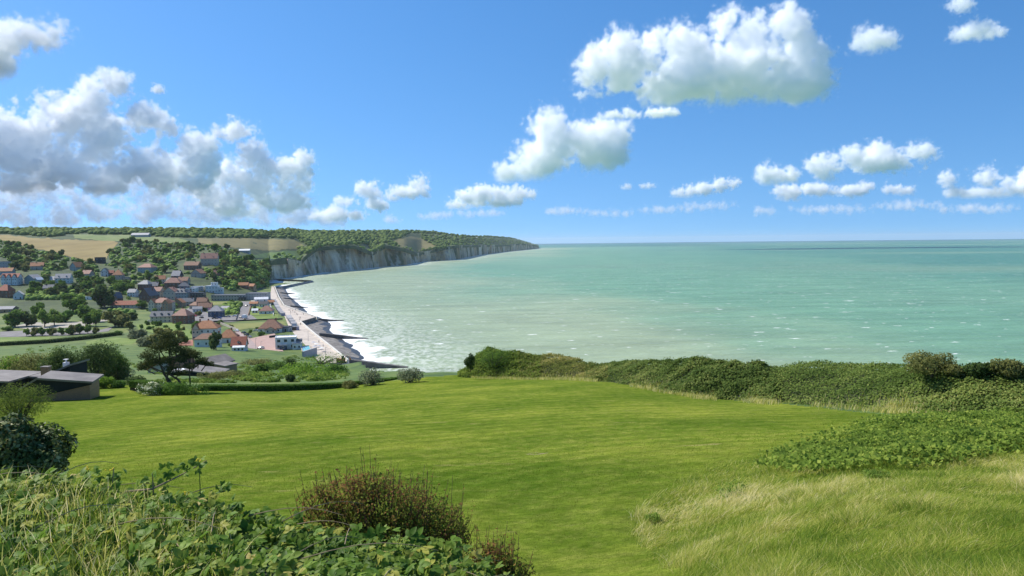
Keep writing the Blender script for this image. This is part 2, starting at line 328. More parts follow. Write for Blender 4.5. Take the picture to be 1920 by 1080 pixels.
# ------------------------------------------------------------------ sea
SHORE_NEAR = [(680,706),(670,703),(662,700),(650,693),(660,683),(669,677),(684,673),(675,665),(671,656),(652,651),(664,648),(637,635),(628,627),(618,621),(622,610),(614,602),(599,595),(580,589),(569,578),(556,567),(541,554),(535,542),(524,536),(520,531)]
shore = [G(a, b, 0.) for a, b in SHORE_NEAR]
for p in np.linspace(524, 1011, 90):
    d = float(coast_d(p)); shore.append(np.array([(p-960)/F*d, d, 0]))
shore = np.array(shore)[:, :2]
def shore_dist(x, y):
    out = np.full(x.shape, 1e9); 
    for i in range(len(shore)-1):
        a = shore[i]; b = shore[i+1]; ab = b-a; t = np.clip(((x-a[0])*ab[0]+(y-a[1])*ab[1])/(ab@ab+1e-9), 0, 1)
        out = np.minimum(out, np.hypot(x-a[0]-t*ab[0], y-a[1]-t*ab[1]))
    return out
sa = np.concatenate([np.linspace(-.42, .06, 420), np.linspace(.063, 1.5, 240)]); sdist = np.concatenate([np.geomspace(110, 1500, 260), np.geomspace(1510, 42000, 150)])
SA, SDm = np.meshgrid(sa, sdist); SX = SA*SDm; rad2 = SX**2+SDm**2
me = mk('sea', np.stack([SX, SDm, -rad2/(2*RE)], -1).reshape(-1, 3), gridf(len(sdist), len(sa)), None, True)
shd = shore_dist(SX, SDm).ravel(); fattr(me, 'shore', shd, 'POINT')
sea_m = bpy.data.materials.new('sea_water'); sea_m.use_nodes = True; me.materials.append(sea_m)
def _sea(t):
    L = t.links.new; b = t.nodes['Principled BSDF']; b.inputs['IOR'].default_value = 1.33; b.inputs['Specular IOR Level'].default_value = .11
    g = t.nodes.new('ShaderNodeNewGeometry'); at_ = t.nodes.new('ShaderNodeAttribute'); at_.attribute_name = 'shore'; sh = at_.outputs['Fac']
    def nz(s, d, st=(1, 1, 1), rot=0., ro=.55, dist=0.):
        mpn = t.nodes.new('ShaderNodeMapping'); mpn.inputs['Scale'].default_value = st; mpn.inputs['Rotation'].default_value = (0, 0, rot)
        n = t.nodes.new('ShaderNodeTexNoise'); n.inputs['Scale'].default_value = s; n.inputs['Detail'].default_value = d; n.inputs['Roughness'].default_value = ro; n.inputs['Distortion'].default_value = dist
        L(g.outputs['Position'], mpn.inputs[0]); L(mpn.outputs[0], n.inputs['Vector']); return n.outputs[0]
    def ma(op, a, b_, cl=False):
        m = t.nodes.new('ShaderNodeMath'); m.operation = op; m.use_clamp = cl
        for i, x in enumerate((a, b_)):
            if isinstance(x, (int, float)): m.inputs[i].default_value = x
            else: L(x, m.inputs[i])
        return m.outputs[0]
    def mr(v, a, b_, c=0., d=1.):
        m = t.nodes.new('ShaderNodeMapRange'); m.interpolation_type = 'SMOOTHSTEP'; L(v, m.inputs[0])
        for i, x in enumerate((a, b_, c, d)): m.inputs[i+1].default_value = x
        return m.outputs[0]
    def mix(f, a, c):
        x = t.nodes.new('ShaderNodeMix'); x.data_type = 'RGBA'; L(f, x.inputs[0])
        for s_, v in ((6, a), (7, c)):
            if isinstance(v, tuple): x.inputs[s_].default_value = (*v, 1)
            else: L(v, x.inputs[s_])
        return x.outputs[2]
    warp = ma('MULTIPLY', ma('SUBTRACT', nz(.0022, 4, (1, .6, 1), .4), .5), 1100)
    s2 = ma('ADD', sh, warp)
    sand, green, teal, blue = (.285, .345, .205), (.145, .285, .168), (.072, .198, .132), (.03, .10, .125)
    c = mix(mr(s2, 90, 480), sand, green)
    c = mix(mr(ma('ADD', sh, ma('MULTIPLY', warp, 1.6)), 500, 1900), c, teal)
    c = mix(mr(nz(.0009, 4, (.35, 1, 1), .1), .52, .62), c, (.15, .26, .16))
    fl = mr(nz(.018, 6, (.45, 1.5, 1), -.15, .7), .3, .7, .82, 1.15); xm = t.nodes.new('ShaderNodeVectorMath'); xm.operation = 'SCALE'; L(c, xm.inputs[0]); L(fl, xm.inputs[3]); c = xm.outputs[0]
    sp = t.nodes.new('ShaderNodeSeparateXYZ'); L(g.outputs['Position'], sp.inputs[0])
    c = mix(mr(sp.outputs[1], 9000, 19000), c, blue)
    # foam: surf along the shore, whitecaps further out
    surf = nz(.03, 6, (1, 1, 1), 0, .7, 1.2); lines = nz(.02, 5, (1.4, .35, 1), .5, .6, .6)
    f1 = mr(ma('ADD', ma('MULTIPLY', ma('SUBTRACT', surf, .5), 80), ma('MULTIPLY', sh, 1)), 17, 5)
    f2 = ma('MULTIPLY', mr(lines, .57, .64), mr(sh, 95, 25))
    ff = ma('MULTIPLY', mr(nz(.25, 4, (1, .5, 1), .2, .7), .42, .6), mr(sh, 110, 20))
    caps = mr(nz(.10, 5, (.65, 1.3, 1), -.15, .62), .650, .668)
    caps2 = mr(nz(.04, 6, (.6, 1.4, 1), -.1, .66), .672, .69)
    foam = ma('MAXIMUM', ma('MAXIMUM', f1, ma('MULTIPLY', f2, .35)), ma('MAXIMUM', ma('MULTIPLY', ff, .4), ma('MAXIMUM', ma('MULTIPLY', caps, .85), ma('MULTIPLY', caps2, .8))))
    L(mix(foam, c, (.82, .83, .82)), b.inputs['Base Color'])
    L(mr(foam, 0, 1, .34, .9), b.inputs['Roughness'])
    hgt = ma('ADD', ma('MULTIPLY', nz(.05, 5, (.6, 1.3, 1), -.2), 1.0), ma('MULTIPLY', nz(.3, 4, (.6, 1.3, 1), .1), .25))
    bp = t.nodes.new('ShaderNodeBump'); bp.inputs['Strength'].default_value = .8; bp.inputs['Distance'].default_value = 4.0; L(hgt, bp.inputs['Height']); L(bp.outputs[0], b.inputs['Normal'])
_sea(sea_m.node_tree)
tag(new('sea', me), kind='structure')
# ------------------------------------------------------------------ beach, promenade, sea wall, groynes
shingle = mat('shingle', None, cols=[(.10, .09, .08), (.19, .17, .15), (.30, .28, .25)], scale=.25, bump=.15, bscale=2.)
wet = mat('wet_shingle', None, cols=[(.035, .032, .028), (.065, .058, .05)], scale=.3, rough=.45, bump=.1, bscale=2.)
conc = mat('promenade_concrete', None, cols=[(.36, .31, .26), (.50, .43, .36), (.56, .49, .41)], scale=.12, bump=.02, bscale=1.)
wallm = mat('sea_wall_concrete', None, cols=[(.55, .52, .46), (.66, .63, .57)], scale=.2)
darkc = mat('weathered_concrete', None, cols=[(.07, .065, .06), (.16, .15, .14)], scale=.15, bump=.08, bscale=1.)
wp = np.array(WALL)
def resamp(P, n):
    P = np.asarray(P, float); s = np.concatenate([[0], np.cumsum(np.linalg.norm(np.diff(P, axis=0), axis=1))]); u = np.linspace(0, s[-1], n)
    return np.stack([np.interp(u, s, P[:, k]) for k in range(P.shape[1])], 1)
# beach strip: from the foot of the wall to below the waterline
wa = resamp(np.vstack([[wp[0][0]+6, wp[0][1]-50, 6], wp, [wp[-1][0]-2, 1330, 6], [(508-960)/F*1400, 1400, 6]])[:, :2], 160)
wl = shore[2:28]; wl = resamp(wl, 160)
# match by distance
order = np.argsort(wa[:, 1]); BA = []; NB = 9
yy = np.linspace(wa[:, 1].min(), 1400, 200)
ax = np.array([wa[np.argmin(abs(wa[:, 1]-y)), 0] for y in yy]); lx = np.interp(yy, *[q for q in (np.maximum.accumulate(wl[:, 1]), wl[:, 0])])
lx = np.maximum(lx, ax+4)
u = np.linspace(0, 1, NB)[None]
bxx = ax[:, None]+(lx+45-ax)[:, None]*u; wid = (lx-ax)[:, None]
bz = 3.4*(1-(bxx-ax[:, None])/wid)+.35*fbm(bxx/7, yy[:, None]/9, 3)*(u < .95); bz = np.maximum(bz, -6)
me = mk('beach', np.stack([bxx, np.repeat(yy[:, None], NB, 1), bz], -1).reshape(-1, 3), gridf(len(yy), NB), shingle, True); me.materials.append(wet)
fz = bz.ravel()[gridf(len(yy), NB)].mean(1); me.polygons.foreach_set('material_index', (fz < 1.15).astype(np.int32))
tag(new('beach', me), kind='structure')
# promenade sheet
inner = [(515,537),(510,560),(524,580),(539,594),(548,612),(562,630),(585,652),(598,668),(606,680),(640,681)]
poly = [tuple(G(a, b, VZ+.05)) for a, b in inner[::-1]]+[tuple((p[0], p[1], VZ+.05)) for p in WALL[::-1]]
poly = [(p[0], p[1], VZ+.05) for p in WALL]+[tuple(G(a, b, VZ+.05)) for a, b in [(509,537),(506,560),(520,580),(534,594),(541,612),(556,632),(578,652),(590,668),(600,684)]]
tag(new('promenade', mk('promenade', poly, [tuple(range(len(poly)))], conc)), kind='structure')
def wallstrip(name, P, z0, z1, t, m, label, cat, cap=None):
    P = np.asarray(P, float)[:, :2]; d = np.gradient(P, axis=0); n = np.stack([d[:, 1], -d[:, 0]], 1); n /= np.linalg.norm(n, axis=1)[:, None]
    A = P-n*t/2; B = P+n*t/2; k = len(P); z0 = np.broadcast_to(z0, (k,)); z1 = np.broadcast_to(z1, (k,))
    v = np.vstack([np.c_[A, z0], np.c_[B, z0], np.c_[B, z1], np.c_[A, z1]]); f = []
    for i in range(k-1):
        for a, b in ((0, 1), (1, 2), (2, 3), (3, 0)): f.append((a*k+i, a*k+i+1, b*k+i+1, b*k+i))
    f += [(0, k, 2*k, 3*k), (k-1, 4*k-1, 3*k-1, 2*k-1)]
    o = new(name, mk(name, v, f, m)); return tag(o, label, cat)
wallstrip('sea_wall', WALL[:5], 1, VZ+.95, 1.1, wallm, 'pale concrete sea wall along the near promenade above the shingle', 'wall')
wallstrip('sea_wall', np.array(WALL[4:7])+np.array([0, -1.0, 0]), 0, VZ+.4, 1.2, darkc, 'dark stained bastion wall jutting out from the promenade to the waves', 'wall')
wallstrip('sea_wall', np.array(WALL[6:])+np.array([1.2, 1, 0]), 1, VZ+.6, .9, wallm, 'pale thin sea wall running along the far promenade', 'wall')
for (p0, p1, wd, z0, z1, lb) in [((656,682),(765,687),3.5,5.2,.2,'long dark concrete groyne nearest the camera at the promenade end'),
   ((600,629),(690,633.5),3.,4.6,.1,'dark groyne running out between the two wide shingle pockets'),
   ((590,598),(645,600.5),2.5,3.2,.3,'thin dark groyne off the tip of the promenade bastion'),
   ((545,574),(577,575.5),2.5,3.4,.3,'dark groyne beside the upper end of the bastion'),
   ((532,559),(562,560),2.5,3.2,.3,'short dark groyne below the long row of beach huts'),
   ((526,549),(553,549.6),2.5,3.2,.3,'second farthest dark groyne near the far promenade end'),
   ((520,541),(540,541),2.5,3.0,.3,'farthest short dark groyne below the chalk cliff')]:
    a = G(p0[0], p0[1], 2.5); b = G(p1[0], p1[1], .5); n = 14; P = np.array([a+(b-a)*k/(n-1) for k in range(n)])
    wallstrip('groyne', P, -4, np.linspace(z0, z1, n)+rng.normal(size=n)*.08, wd, darkc, lb, 'groyne')
# ------------------------------------------------------------------ clouds: real vapour volumes
vap = bpy.data.materials.new('cloud_vapour'); vap.use_nodes = True; t = vap.node_tree; t.nodes.clear()
o_ = t.nodes.new('ShaderNodeOutputMaterial'); pvn = t.nodes.new('ShaderNodeVolumePrincipled'); pvn.inputs['Color'].default_value = (1, 1, 1, 1); pvn.inputs['Density'].default_value = 1; pvn.inputs['Anisotropy'].default_value = .0
t.links.new(pvn.outputs[0], o_.inputs['Volume'])
def cloud(blobs, Y, label, seed, opt=1., vmax=1.2e6, amp=4.5, flat=.8, soft=.95, fine_amp=2.8, dep=.8):
    g = np.random.default_rng(seed); s = Y/F; P = []
    rm = np.median([min(b[2], b[3]) for b in blobs])*s; R0 = rm*.62; ns = rm*2.6
    for (px, py, rx, ry) in blobs:
        c = at(px, py, Y+g.normal()*rm*.4*dep); n = int(40*max(1, rx*ry/500)); q = g.normal(size=(n, 3)); q /= np.linalg.norm(q, axis=1)[:, None]; q *= (g.random(n)**.4)[:, None]
        k = np.maximum(np.array([rx*s, (rx*ry)**.5*s*dep, ry*s])-R0*.75, R0*.1); P.append(c+q*k)
    P = np.vstack(P); lo = P.min(0)-R0*1.8; hi = P.max(0)+R0*1.8; lo[2] = P[:, 2].min()-R0*flat
    me = mk('cloud', P-lo, []); ob = new('cloud', me, loc=lo); tag(ob, label, 'cloud', kind='stuff')
    ng = bpy.data.node_groups.new('cloud_field', 'GeometryNodeTree')
    for io in ('INPUT', 'OUTPUT'): ng.interface.new_socket('Geometry', in_out=io, socket_type='NodeSocketGeometry')
    N = ng.nodes; lk = ng.links.new; gi = N.new('NodeGroupInput'); go = N.new('NodeGroupOutput'); pr = N.new('GeometryNodeProximity'); pr.target_element = 'POINTS'; lk(gi.outputs[0], pr.inputs[0]); pos = N.new('GeometryNodeInputPosition')
    def noise(sc_, det, ro, off):
        n = N.new('ShaderNodeTexNoise'); n.inputs['Scale'].default_value = sc_; n.inputs['Detail'].default_value = det; n.inputs['Roughness'].default_value = ro
        v = N.new('ShaderNodeVectorMath'); v.operation = 'ADD'; lk(pos.outputs[0], v.inputs[0]); v.inputs[1].default_value = (off, off*1.7, off*.3); lk(v.outputs[0], n.inputs['Vector']); return n.outputs[0]
    def ma(op, a, b, cl=False):
        m = N.new('ShaderNodeMath'); m.operation = op; m.use_clamp = cl
        for i, x in enumerate((a, b)):
            if isinstance(x, (int, float)): m.inputs[i].default_value = float(x)
            else: lk(x, m.inputs[i])
        return m.outputs[0]
    low = ma('MULTIPLY', ma('SUBTRACT', noise(1/ns, 3, .5, seed*311.), .5), amp*R0)
    bl = lambda f, o: ma('ABSOLUTE', ma('SUBTRACT', noise(f/ns, 1, .5, o), .5), 0)
    puff = ma('MULTIPLY', ma('SUBTRACT', ma('ADD', bl(2.6, seed*53.), ma('MULTIPLY', bl(6., seed*71.), .5)), .12), R0*4.5)
    fine = ma('MULTIPLY', ma('SUBTRACT', noise(8/ns, 4, .65, seed*97.), .5), R0*fine_amp)
    d = ma('ADD', ma('ADD', ma('ADD', ma('SUBTRACT', R0, pr.outputs['Distance']), low), puff), fine)
    sx = N.new('ShaderNodeSeparateXYZ'); lk(pos.outputs[0], sx.inputs[0])
    base = ma('MULTIPLY', ma('ADD', sx.outputs[2], ma('MULTIPLY', ma('SUBTRACT', noise(1.4/ns, 5, .6, 7.), .5), R0*1.6)), 1/(R0*1.5), True)
    wisp = ma('MULTIPLY', ma('MULTIPLY', ma('ADD', d, R0*.5), 1/(R0*1.3), True), .07)
    d = ma('MULTIPLY', ma('MULTIPLY', ma('ADD', ma('MULTIPLY', d, 1/(R0*soft), True), wisp), base), opt*4.0/rm)
    vc = N.new('GeometryNodeVolumeCube'); lk(d, vc.inputs['Density']); vc.inputs['Background'].default_value = 0; ext = hi-lo; vox = max((ext.prod()/vmax)**(1/3), s*1.9)
    vc.inputs['Min'].default_value = (0, 0, 0); vc.inputs['Max'].default_value = tuple(ext)
    for i, k in enumerate('XYZ'): vc.inputs['Resolution '+k].default_value = int(max(8, ext[i]/vox))
    sm = N.new('GeometryNodeSetMaterial'); lk(vc.outputs[0], sm.inputs[0]); sm.inputs['Material'].default_value = vap; lk(sm.outputs[0], go.inputs[0])
    ob.modifiers.new('cloud', 'NODES').node_group = ng
cloud([(1250,165,60,40),(1330,140,85,58),(1420,140,95,58),(1500,130,48,62),(1180,112,52,48),(1115,130,38,32),(1490,55,26,32),(1355,50,16,28),(1220,80,32,28),(1290,85,40,30),(1400,80,40,30)], 5000, 'largest white cumulus cloud high above the sea', 1, vmax=2.2e6)
cloud([(1045,250,42,40),(1100,275,70,42),(1010,300,52,34),(965,325,30,14),(1150,250,25,25)], 9500, 'second cumulus cloud below and left of the largest one', 2, vmax=1.2e6)
cloud([(1170,215,40,10),(1230,212,40,9)], 5400, 'thin wisp of cloud between the two cumulus clouds over the sea', 3, .5)
def fill(poly, n, r0, r1, seed, asp=.8):
    g = np.random.default_rng(seed); p = np.array(poly, float); out = []
    while len(out) < n:
        x = g.uniform(p[:, 0].min(), p[:, 0].max()); y = g.uniform(p[:, 1].min(), p[:, 1].max())
        if inpoly(np.array([x]), np.array([y]), poly)[0]: r = g.uniform(r0, r1); out.append((x, y, r, r*asp))
    return out
cloud(fill([(-420,230),(-200,190),(0,215),(70,235),(140,165),(200,155),(245,215),(300,215),(360,260),(395,300),(400,345),(200,350),(-420,350)], 120, 20, 46, 3)+[(175,165,28,20),(215,160,26,20)], 8200, 'towering cumulus bank above the wooded hills', 4, .75, vmax=3.5e6, amp=4.2, soft=.7, dep=.5)
cloud([(440,243,42,16),(475,290,30,34),(568,300,20,20)]+fill([(380,320),(470,290),(500,320),(560,310),(580,350),(590,390),(380,400)], 40, 14, 30, 5), 11000, 'ragged cumulus heads at the right end of the cloud bank', 5, .7, vmax=2e6, amp=4.8, dep=.6)
cloud(fill([(-500,330),(0,345),(250,340),(420,360),(600,380),(640,412),(-500,420)], 240, 15, 32, 9, .7), 17000, 'low hazy cloud bank just above the wooded hills', 21, .3, vmax=2.5e6, amp=4., dep=.35)
cloud([(10,75,38,40),(75,72,42,16),(-70,95,90,60)], 4600, 'cloud cut off by the upper left corner', 6, .7)
cloud([(298,168,11,9)], 7000, 'tiny puff of cloud above the cumulus bank', 7, .6)
cloud([(690,358,24,20),(655,378,26,9),(640,405,60,14),(700,385,28,10)], 14000, 'small pale cumulus right of the bank over the headland', 8, .6)
cloud([(790,345,22,20),(770,360,38,13),(740,372,16,6)], 14000, 'small cumulus with one upright head above the headland', 9, .7)
cloud([(900,366,48,18),(960,362,46,15),(855,385,26,9),(930,380,60,9)], 13000, 'long low cumulus just left of the second cloud base', 10, .7)
cloud([(1280,362,30,11),(1310,356,26,12),(1360,343,26,11)], 15000, 'low streak of cumulus rising to the right over the sea', 11, .7)
cloud([(1550,308,48,22),(1590,298,25,20),(1640,295,28,20),(1655,305,60,14),(1720,287,46,18),(1455,332,40,20)], 12000, 'wide two-headed cumulus on the right above the sea', 12, .8)
cloud([(1475,365,32,15),(1540,358,38,13),(1600,357,26,12)], 16000, 'low lumpy cumulus under the two-headed cloud', 13, .7)
cloud([(1625,352,16,12),(1685,358,30,11)], 17000, 'pair of low puffs at the right above the horizon', 14, .7)
cloud([(1780,334,15,11),(1850,330,30,17),(1905,350,40,18),(1840,362,70,10),(1960,340,60,30)], 15000, 'low broken cumulus row at the right edge', 15, .7)
cloud([(1635,80,42,24)], 6500, 'small soft cloud right of the largest cumulus', 16, .45)
cloud([(1835,62,50,19),(1800,8,30,10)], 6000, 'faint cloud in the upper right corner', 17, .35)
cloud([(1175,350,12,7),(1215,350,14,6)], 15000, 'two tiny puffs low over the middle of the sea', 18, .3)
cloud([(1435,396,26,8),(1150,400,50,7),(1060,397,46,7),(1250,393,60,8),(1340,385,60,9),(1560,392,90,9),(1700,385,80,10),(1830,392,90,10),(735,412,20,9),(820,405,40,8),(900,400,50,8)], 22000, 'faint hazy streaks of cloud just above the sea horizon', 19, .16, soft=1.6)
cloud([(2150,150,90,50),(2260,180,80,50)], 5000, 'cumulus beyond the right edge', 20, .8)
# ------------------------------------------------------------------ fields, roads and lawns laid on the ground
_df = np.geomspace(620, 8200, 300)
def TF(px, py):     # far version, many pixels at once
    px = np.asarray(px, float); py = np.asarray(py, float); out = np.full((len(px), 3), np.nan)
    for i in range(0, len(px), 3000):
        r = rays(px[i:i+3000], py[i:i+3000]); u = r/r[:, 1:2]; D = _df[None]; X = u[:, :1]*D; Zr = EYE+u[:, 2:]*D; g = np.maximum(far_z(X, np.broadcast_to(D, X.shape).copy()), VZ-.02)
        h = g >= Zr; k = h.argmax(1); ok = h.any(1) & (k > 0); k1 = np.maximum(k-1, 0); n = np.arange(len(k))
        a = Zr[n, k1]-g[n, k1]; b = g[n, k]-Zr[n, k]; f = np.clip(a/(a+b+1e-9), 0, 1); d = _df[k1]+(_df[k]-_df[k1])*f
        x = u[:, 0]*d; z = np.maximum(far_z(x, d), VZ-.02); q = np.stack([x, d, z], 1); q[~ok] = np.nan; out[i:i+3000] = q
    return out
def field(name, poly, m, off=.35, st=1.6):
    p = np.array(poly, float); gx = np.arange(p[:, 0].min(), p[:, 0].max()+st, st); gy = np.arange(p[:, 1].min(), p[:, 1].max()+st*.5, st*.5); X, Y = np.meshgrid(gx, gy)
    P = TF(X.ravel(), Y.ravel()); q = gridf(len(gy), len(gx)); cen = np.stack([X.ravel(), Y.ravel()], 1)[q].mean(1)
    cen += .8*np.stack([fbm(cen[:, 0]/9, cen[:, 1]/5, 2), fbm(cen[:, 0]/9+40, cen[:, 1]/5, 2)], 1)*3
    ok = inpoly(cen[:, 0], cen[:, 1], poly) & ~np.isnan(P[q][:, :, 0]).any(1) & (np.ptp(P[q][:, :, 1], axis=1) < 160)
    q = q[ok]; use, inv = np.unique(q, return_inverse=True); V = P[use]; V[:, 2] += off
    return tag(new(name, mk(name, V, inv.reshape(-1, 4), m, True)), kind='structure')
wheat = mat('ripe_wheat', None, cols=[(.17, .125, .035), (.23, .17, .05), (.27, .21, .07)], scale=.025, stretch=(1, .3, 1))
wheat2 = mat('dry_stubble', None, cols=[(.14, .125, .045), (.19, .165, .06)], scale=.03)
past = mat('pasture', None, cols=[(.09, .14, .03), (.15, .19, .05), (.20, .21, .08)], scale=.03)
past2 = mat('green_pasture', None, cols=[(.06, .12, .025), (.11, .17, .04)], scale=.03)
field('wheat_field', [(-300,430),(0,440),(64,446),(169,451),(206,450),(222,456),(204,475),(196,490),(160,489),(112,476),(47,462),(0,450),(-300,440)], wheat)
field('pasture', [(138,440),(232,441),(330,447),(362,453),(300,457),(215,453),(140,447)], past, .5)
field('stubble_field', [(370,447),(460,447),(550,449),(577,466),(503,470),(419,463),(372,455)], wheat2)
field('pasture', [(460,482),(503,474),(578,469),(560,485),(503,487)], past2, .5)
field('wheat_field', [(736,452),(771,442),(789,447),(817,462),(780,473),(752,463)], wheat2)
field('pasture', [(896,452),(927,458),(917,462)], past2, .6)
SHN = [0]
def sheet(name, poly, m, lab=None):
    SHN[0] += 1; z = VZ+.02+.012*SHN[0]; P = [tuple(G(a, b, z)) for a, b in poly]
    return tag(new(name, mk(name, P, [tuple(range(len(P)))], m)), kind='structure')
asph = mat('asphalt', None, cols=[(.16, .15, .145), (.24, .22, .21)], scale=.2); pave = mat('pink_paving', None, cols=[(.36, .23, .19), (.45, .31, .26)], scale=.3)
gravel = mat('pale_gravel', None, cols=[(.30, .27, .22), (.40, .36, .30)], scale=.2); redc = mat('red_court', None, cols=[(.30, .12, .08), (.36, .16, .11)], scale=.3)
vl = mat('village_lawn', None, cols=[(.09, .15, .02), (.14, .20, .03), (.20, .24, .06)], scale=.12); yl = mat('dry_lawn', None, cols=[(.15, .17, .035), (.22, .22, .06)], scale=.1)
for nm_, pl, mm in [('meadow', [(0,632),(95,632),(90,641),(0,642)], vl), ('meadow', [(160,640),(215,632),(262,636),(240,650),(165,652)], vl), ('meadow', [(236,652),(268,650),(262,690),(243,690)], vl), ('meadow', [(255,609),(320,603),(345,612),(260,619)], vl),
  ('meadow', [(0,565),(45,562),(112,562),(112,572),(30,576),(0,575)], yl), ('car_park', [(0,622),(60,619),(130,622),(190,618),(215,611),(203,621),(130,629),(0,632)], asph), ('car_park', [(20,613),(60,604),(110,606),(160,602),(208,592),(205,600),(160,612),(60,618)], gravel),
  ('road', [(48,560),(112,560),(112,563),(50,563.5)], gravel), ('road', [(18,577),(110,574),(114,578),(20,581)], asph),
  ('lawn', [(424,607),(530,602),(540,612),(505,618),(470,615),(445,620)], yl), ('lawn', [(468,593),(521,590),(523,598),(470,601)], vl), ('lawn', [(392,566),(452,565),(450,570),(395,572)], yl), ('lawn', [(466,577),(489,575),(512,578),(518,590),(466,591)], vl),
  ('garden', [(419,571),(452,571),(446,590),(420,590)], MATS['rough_turf']), ('road', [(453,565),(471,565),(463,598),(443,600)], asph), ('road', [(385,603),(400,593),(470,590),(482,598),(430,604)], asph),
  ('plaza', [(452,638),(515,625),(532,660),(487,668),(478,652)], pave), ('road', [(437,616),(447,619),(470,636),(500,668),(482,669),(455,641)], mat('pink_asphalt', None, cols=[(.30, .22, .20), (.38, .30, .27)], scale=.2)), ('tennis_court', [(334,641),(362,637),(362,650),(336,652)], redc),
  ('street', [(325,592),(362,573),(392,588),(402,603),(362,601)], asph), ('lawn', [(280,606),(330,607),(360,620),(362,634),(330,636),(270,620)], vl), ('court', [(470,563),(505,562),(508,568),(472,569)], gravel)]: sheet(nm_, pl, mm)
# ------------------------------------------------------------------ buildings
glass = mat('window_glass', (.03, .04, .05), rough=.1, spec=.6); frame_m = mat('white_frame', (.7, .7, .68)); doorm = mat('door_paint', (.10, .07, .05))
W_ = {k: mat('wall_'+k, tuple(x*.86 for x in c), tuple(min(1, x*1.06) for x in c), scale=.5) for k, c in dict(white=(.72, .71, .68), cream=(.62, .54, .42), brick=(.27, .12, .085), brown=(.20, .12, .08), grey=(.38, .38, .38), blue=(.06, .09, .15), dark=(.05, .05, .055), stone=(.42, .38, .32), pink=(.55, .38, .30), green=(.32, .38, .36), black=(.012, .015, .017), tanb=(.40, .26, .17)).items()}
R_ = {k: mat('roof_'+k, None, cols=[tuple(x*.75 for x in c), c, tuple(min(1, x*1.2) for x in c)], scale=.8, bump=.05, bscale=3., spec=sp, rough=.7) for k, (c, sp) in dict(orange=((.37, .17, .085), .2), red=((.31, .105, .065), .2), brown=((.24, .13, .085), .2), slate=((.09, .10, .12), .5), grey=((.24, .24, .25), .4), white=((.72, .72, .72), .3), pale=((.45, .43, .42), .3), rust=((.30, .16, .12), .2), dark=((.04, .042, .05), .4)).items()}
HB = []
def _box(name, b, m): v, f = bx(*b); return mk(name, v, f, m)
WIN = {}
def winmesh(w, h):
    k = (round(w, 2), round(h, 2))
    if k not in WIN: WIN[k] = (_box('window', (-w/2, w/2, -.07, .05, 0, h), frame_m), _box('pane', (-w/2+.12, w/2-.12, -.10, -.071, .12, h-.12), glass))
    return WIN[k]
def window(par, x, y, z, rz, w=1.2, h=1.5):
    a, b = winmesh(w, h); o = new('window', a, par, (x, y, z), rz); new('pane', b, o)
def roofmesh(rt, w, d, h, rh, m, ov=.5, th=.28):
    x0, x1, y0, y1 = -w/2-ov, w/2+ov, -d/2-ov, d/2+ov; e = h-ov*.45
    if rt == 'flat':
        v, f = joinm([bx(-w/2-.12, w/2+.12, -d/2-.12, d/2+.12, h+.003, h+.3), bx(-w/2-.15, w/2+.15, -d/2-.15, -d/2+.15, h+.303, h+.65), bx(-w/2-.15, w/2+.15, d/2-.15, d/2+.15, h+.303, h+.65), bx(-w/2-.15, -w/2+.15, -d/2+.153, d/2-.153, h+.303, h+.65), bx(w/2-.15, w/2+.15, -d/2+.153, d/2-.153, h+.303, h+.65)]); return mk('roof', v, f, m)
    if rt == 'gx': top = [(x0, 0), (x1, 0)]
    elif rt == 'gy': top = [(0, y0), (0, y1)]
    elif w >= d: top = [(-w/2+d/2*.9, 0), (w/2-d/2*.9, 0)]
    else: top = [(0, -d/2+w/2*.9), (0, d/2-w/2*.9)]
    c = [(x0, y0), (x1, y0), (x1, y1), (x0, y1)]; v = [(x, y, e) for x, y in c]+[(x, y, h+rh) for x, y in top]+[(x, y, e+th) for x, y in c]+[(x, y, h+rh+th) for x, y in top]
    if rt == 'gx' or (rt == 'hip' and w >= d): up = [(0, 1, 5, 4), (1, 2, 5), (2, 3, 4, 5), (3, 0, 4)]
    else: up = [(0, 1, 4), (1, 2, 5, 4), (2, 3, 5), (3, 0, 4, 5)]
    if rt == 'gx': slopes = [up[0], up[2]]; ends = [up[1], up[3]]
    elif rt == 'gy': slopes = [up[1], up[3]]; ends = [up[0], up[2]]
    else: slopes = up; ends = []
    f = [tuple(i+6 for i in q) for q in slopes]+[tuple(reversed(q)) for q in slopes]+[(i, (i+1) % 4, (i+1) % 4+6, i+6) for i in range(4)]
    for q in ends: a, b, t_ = q; f += [(b, t_, t_+6, b+6), (t_, a, a+6, t_+6)]
    return mk('roof', v, f, m)
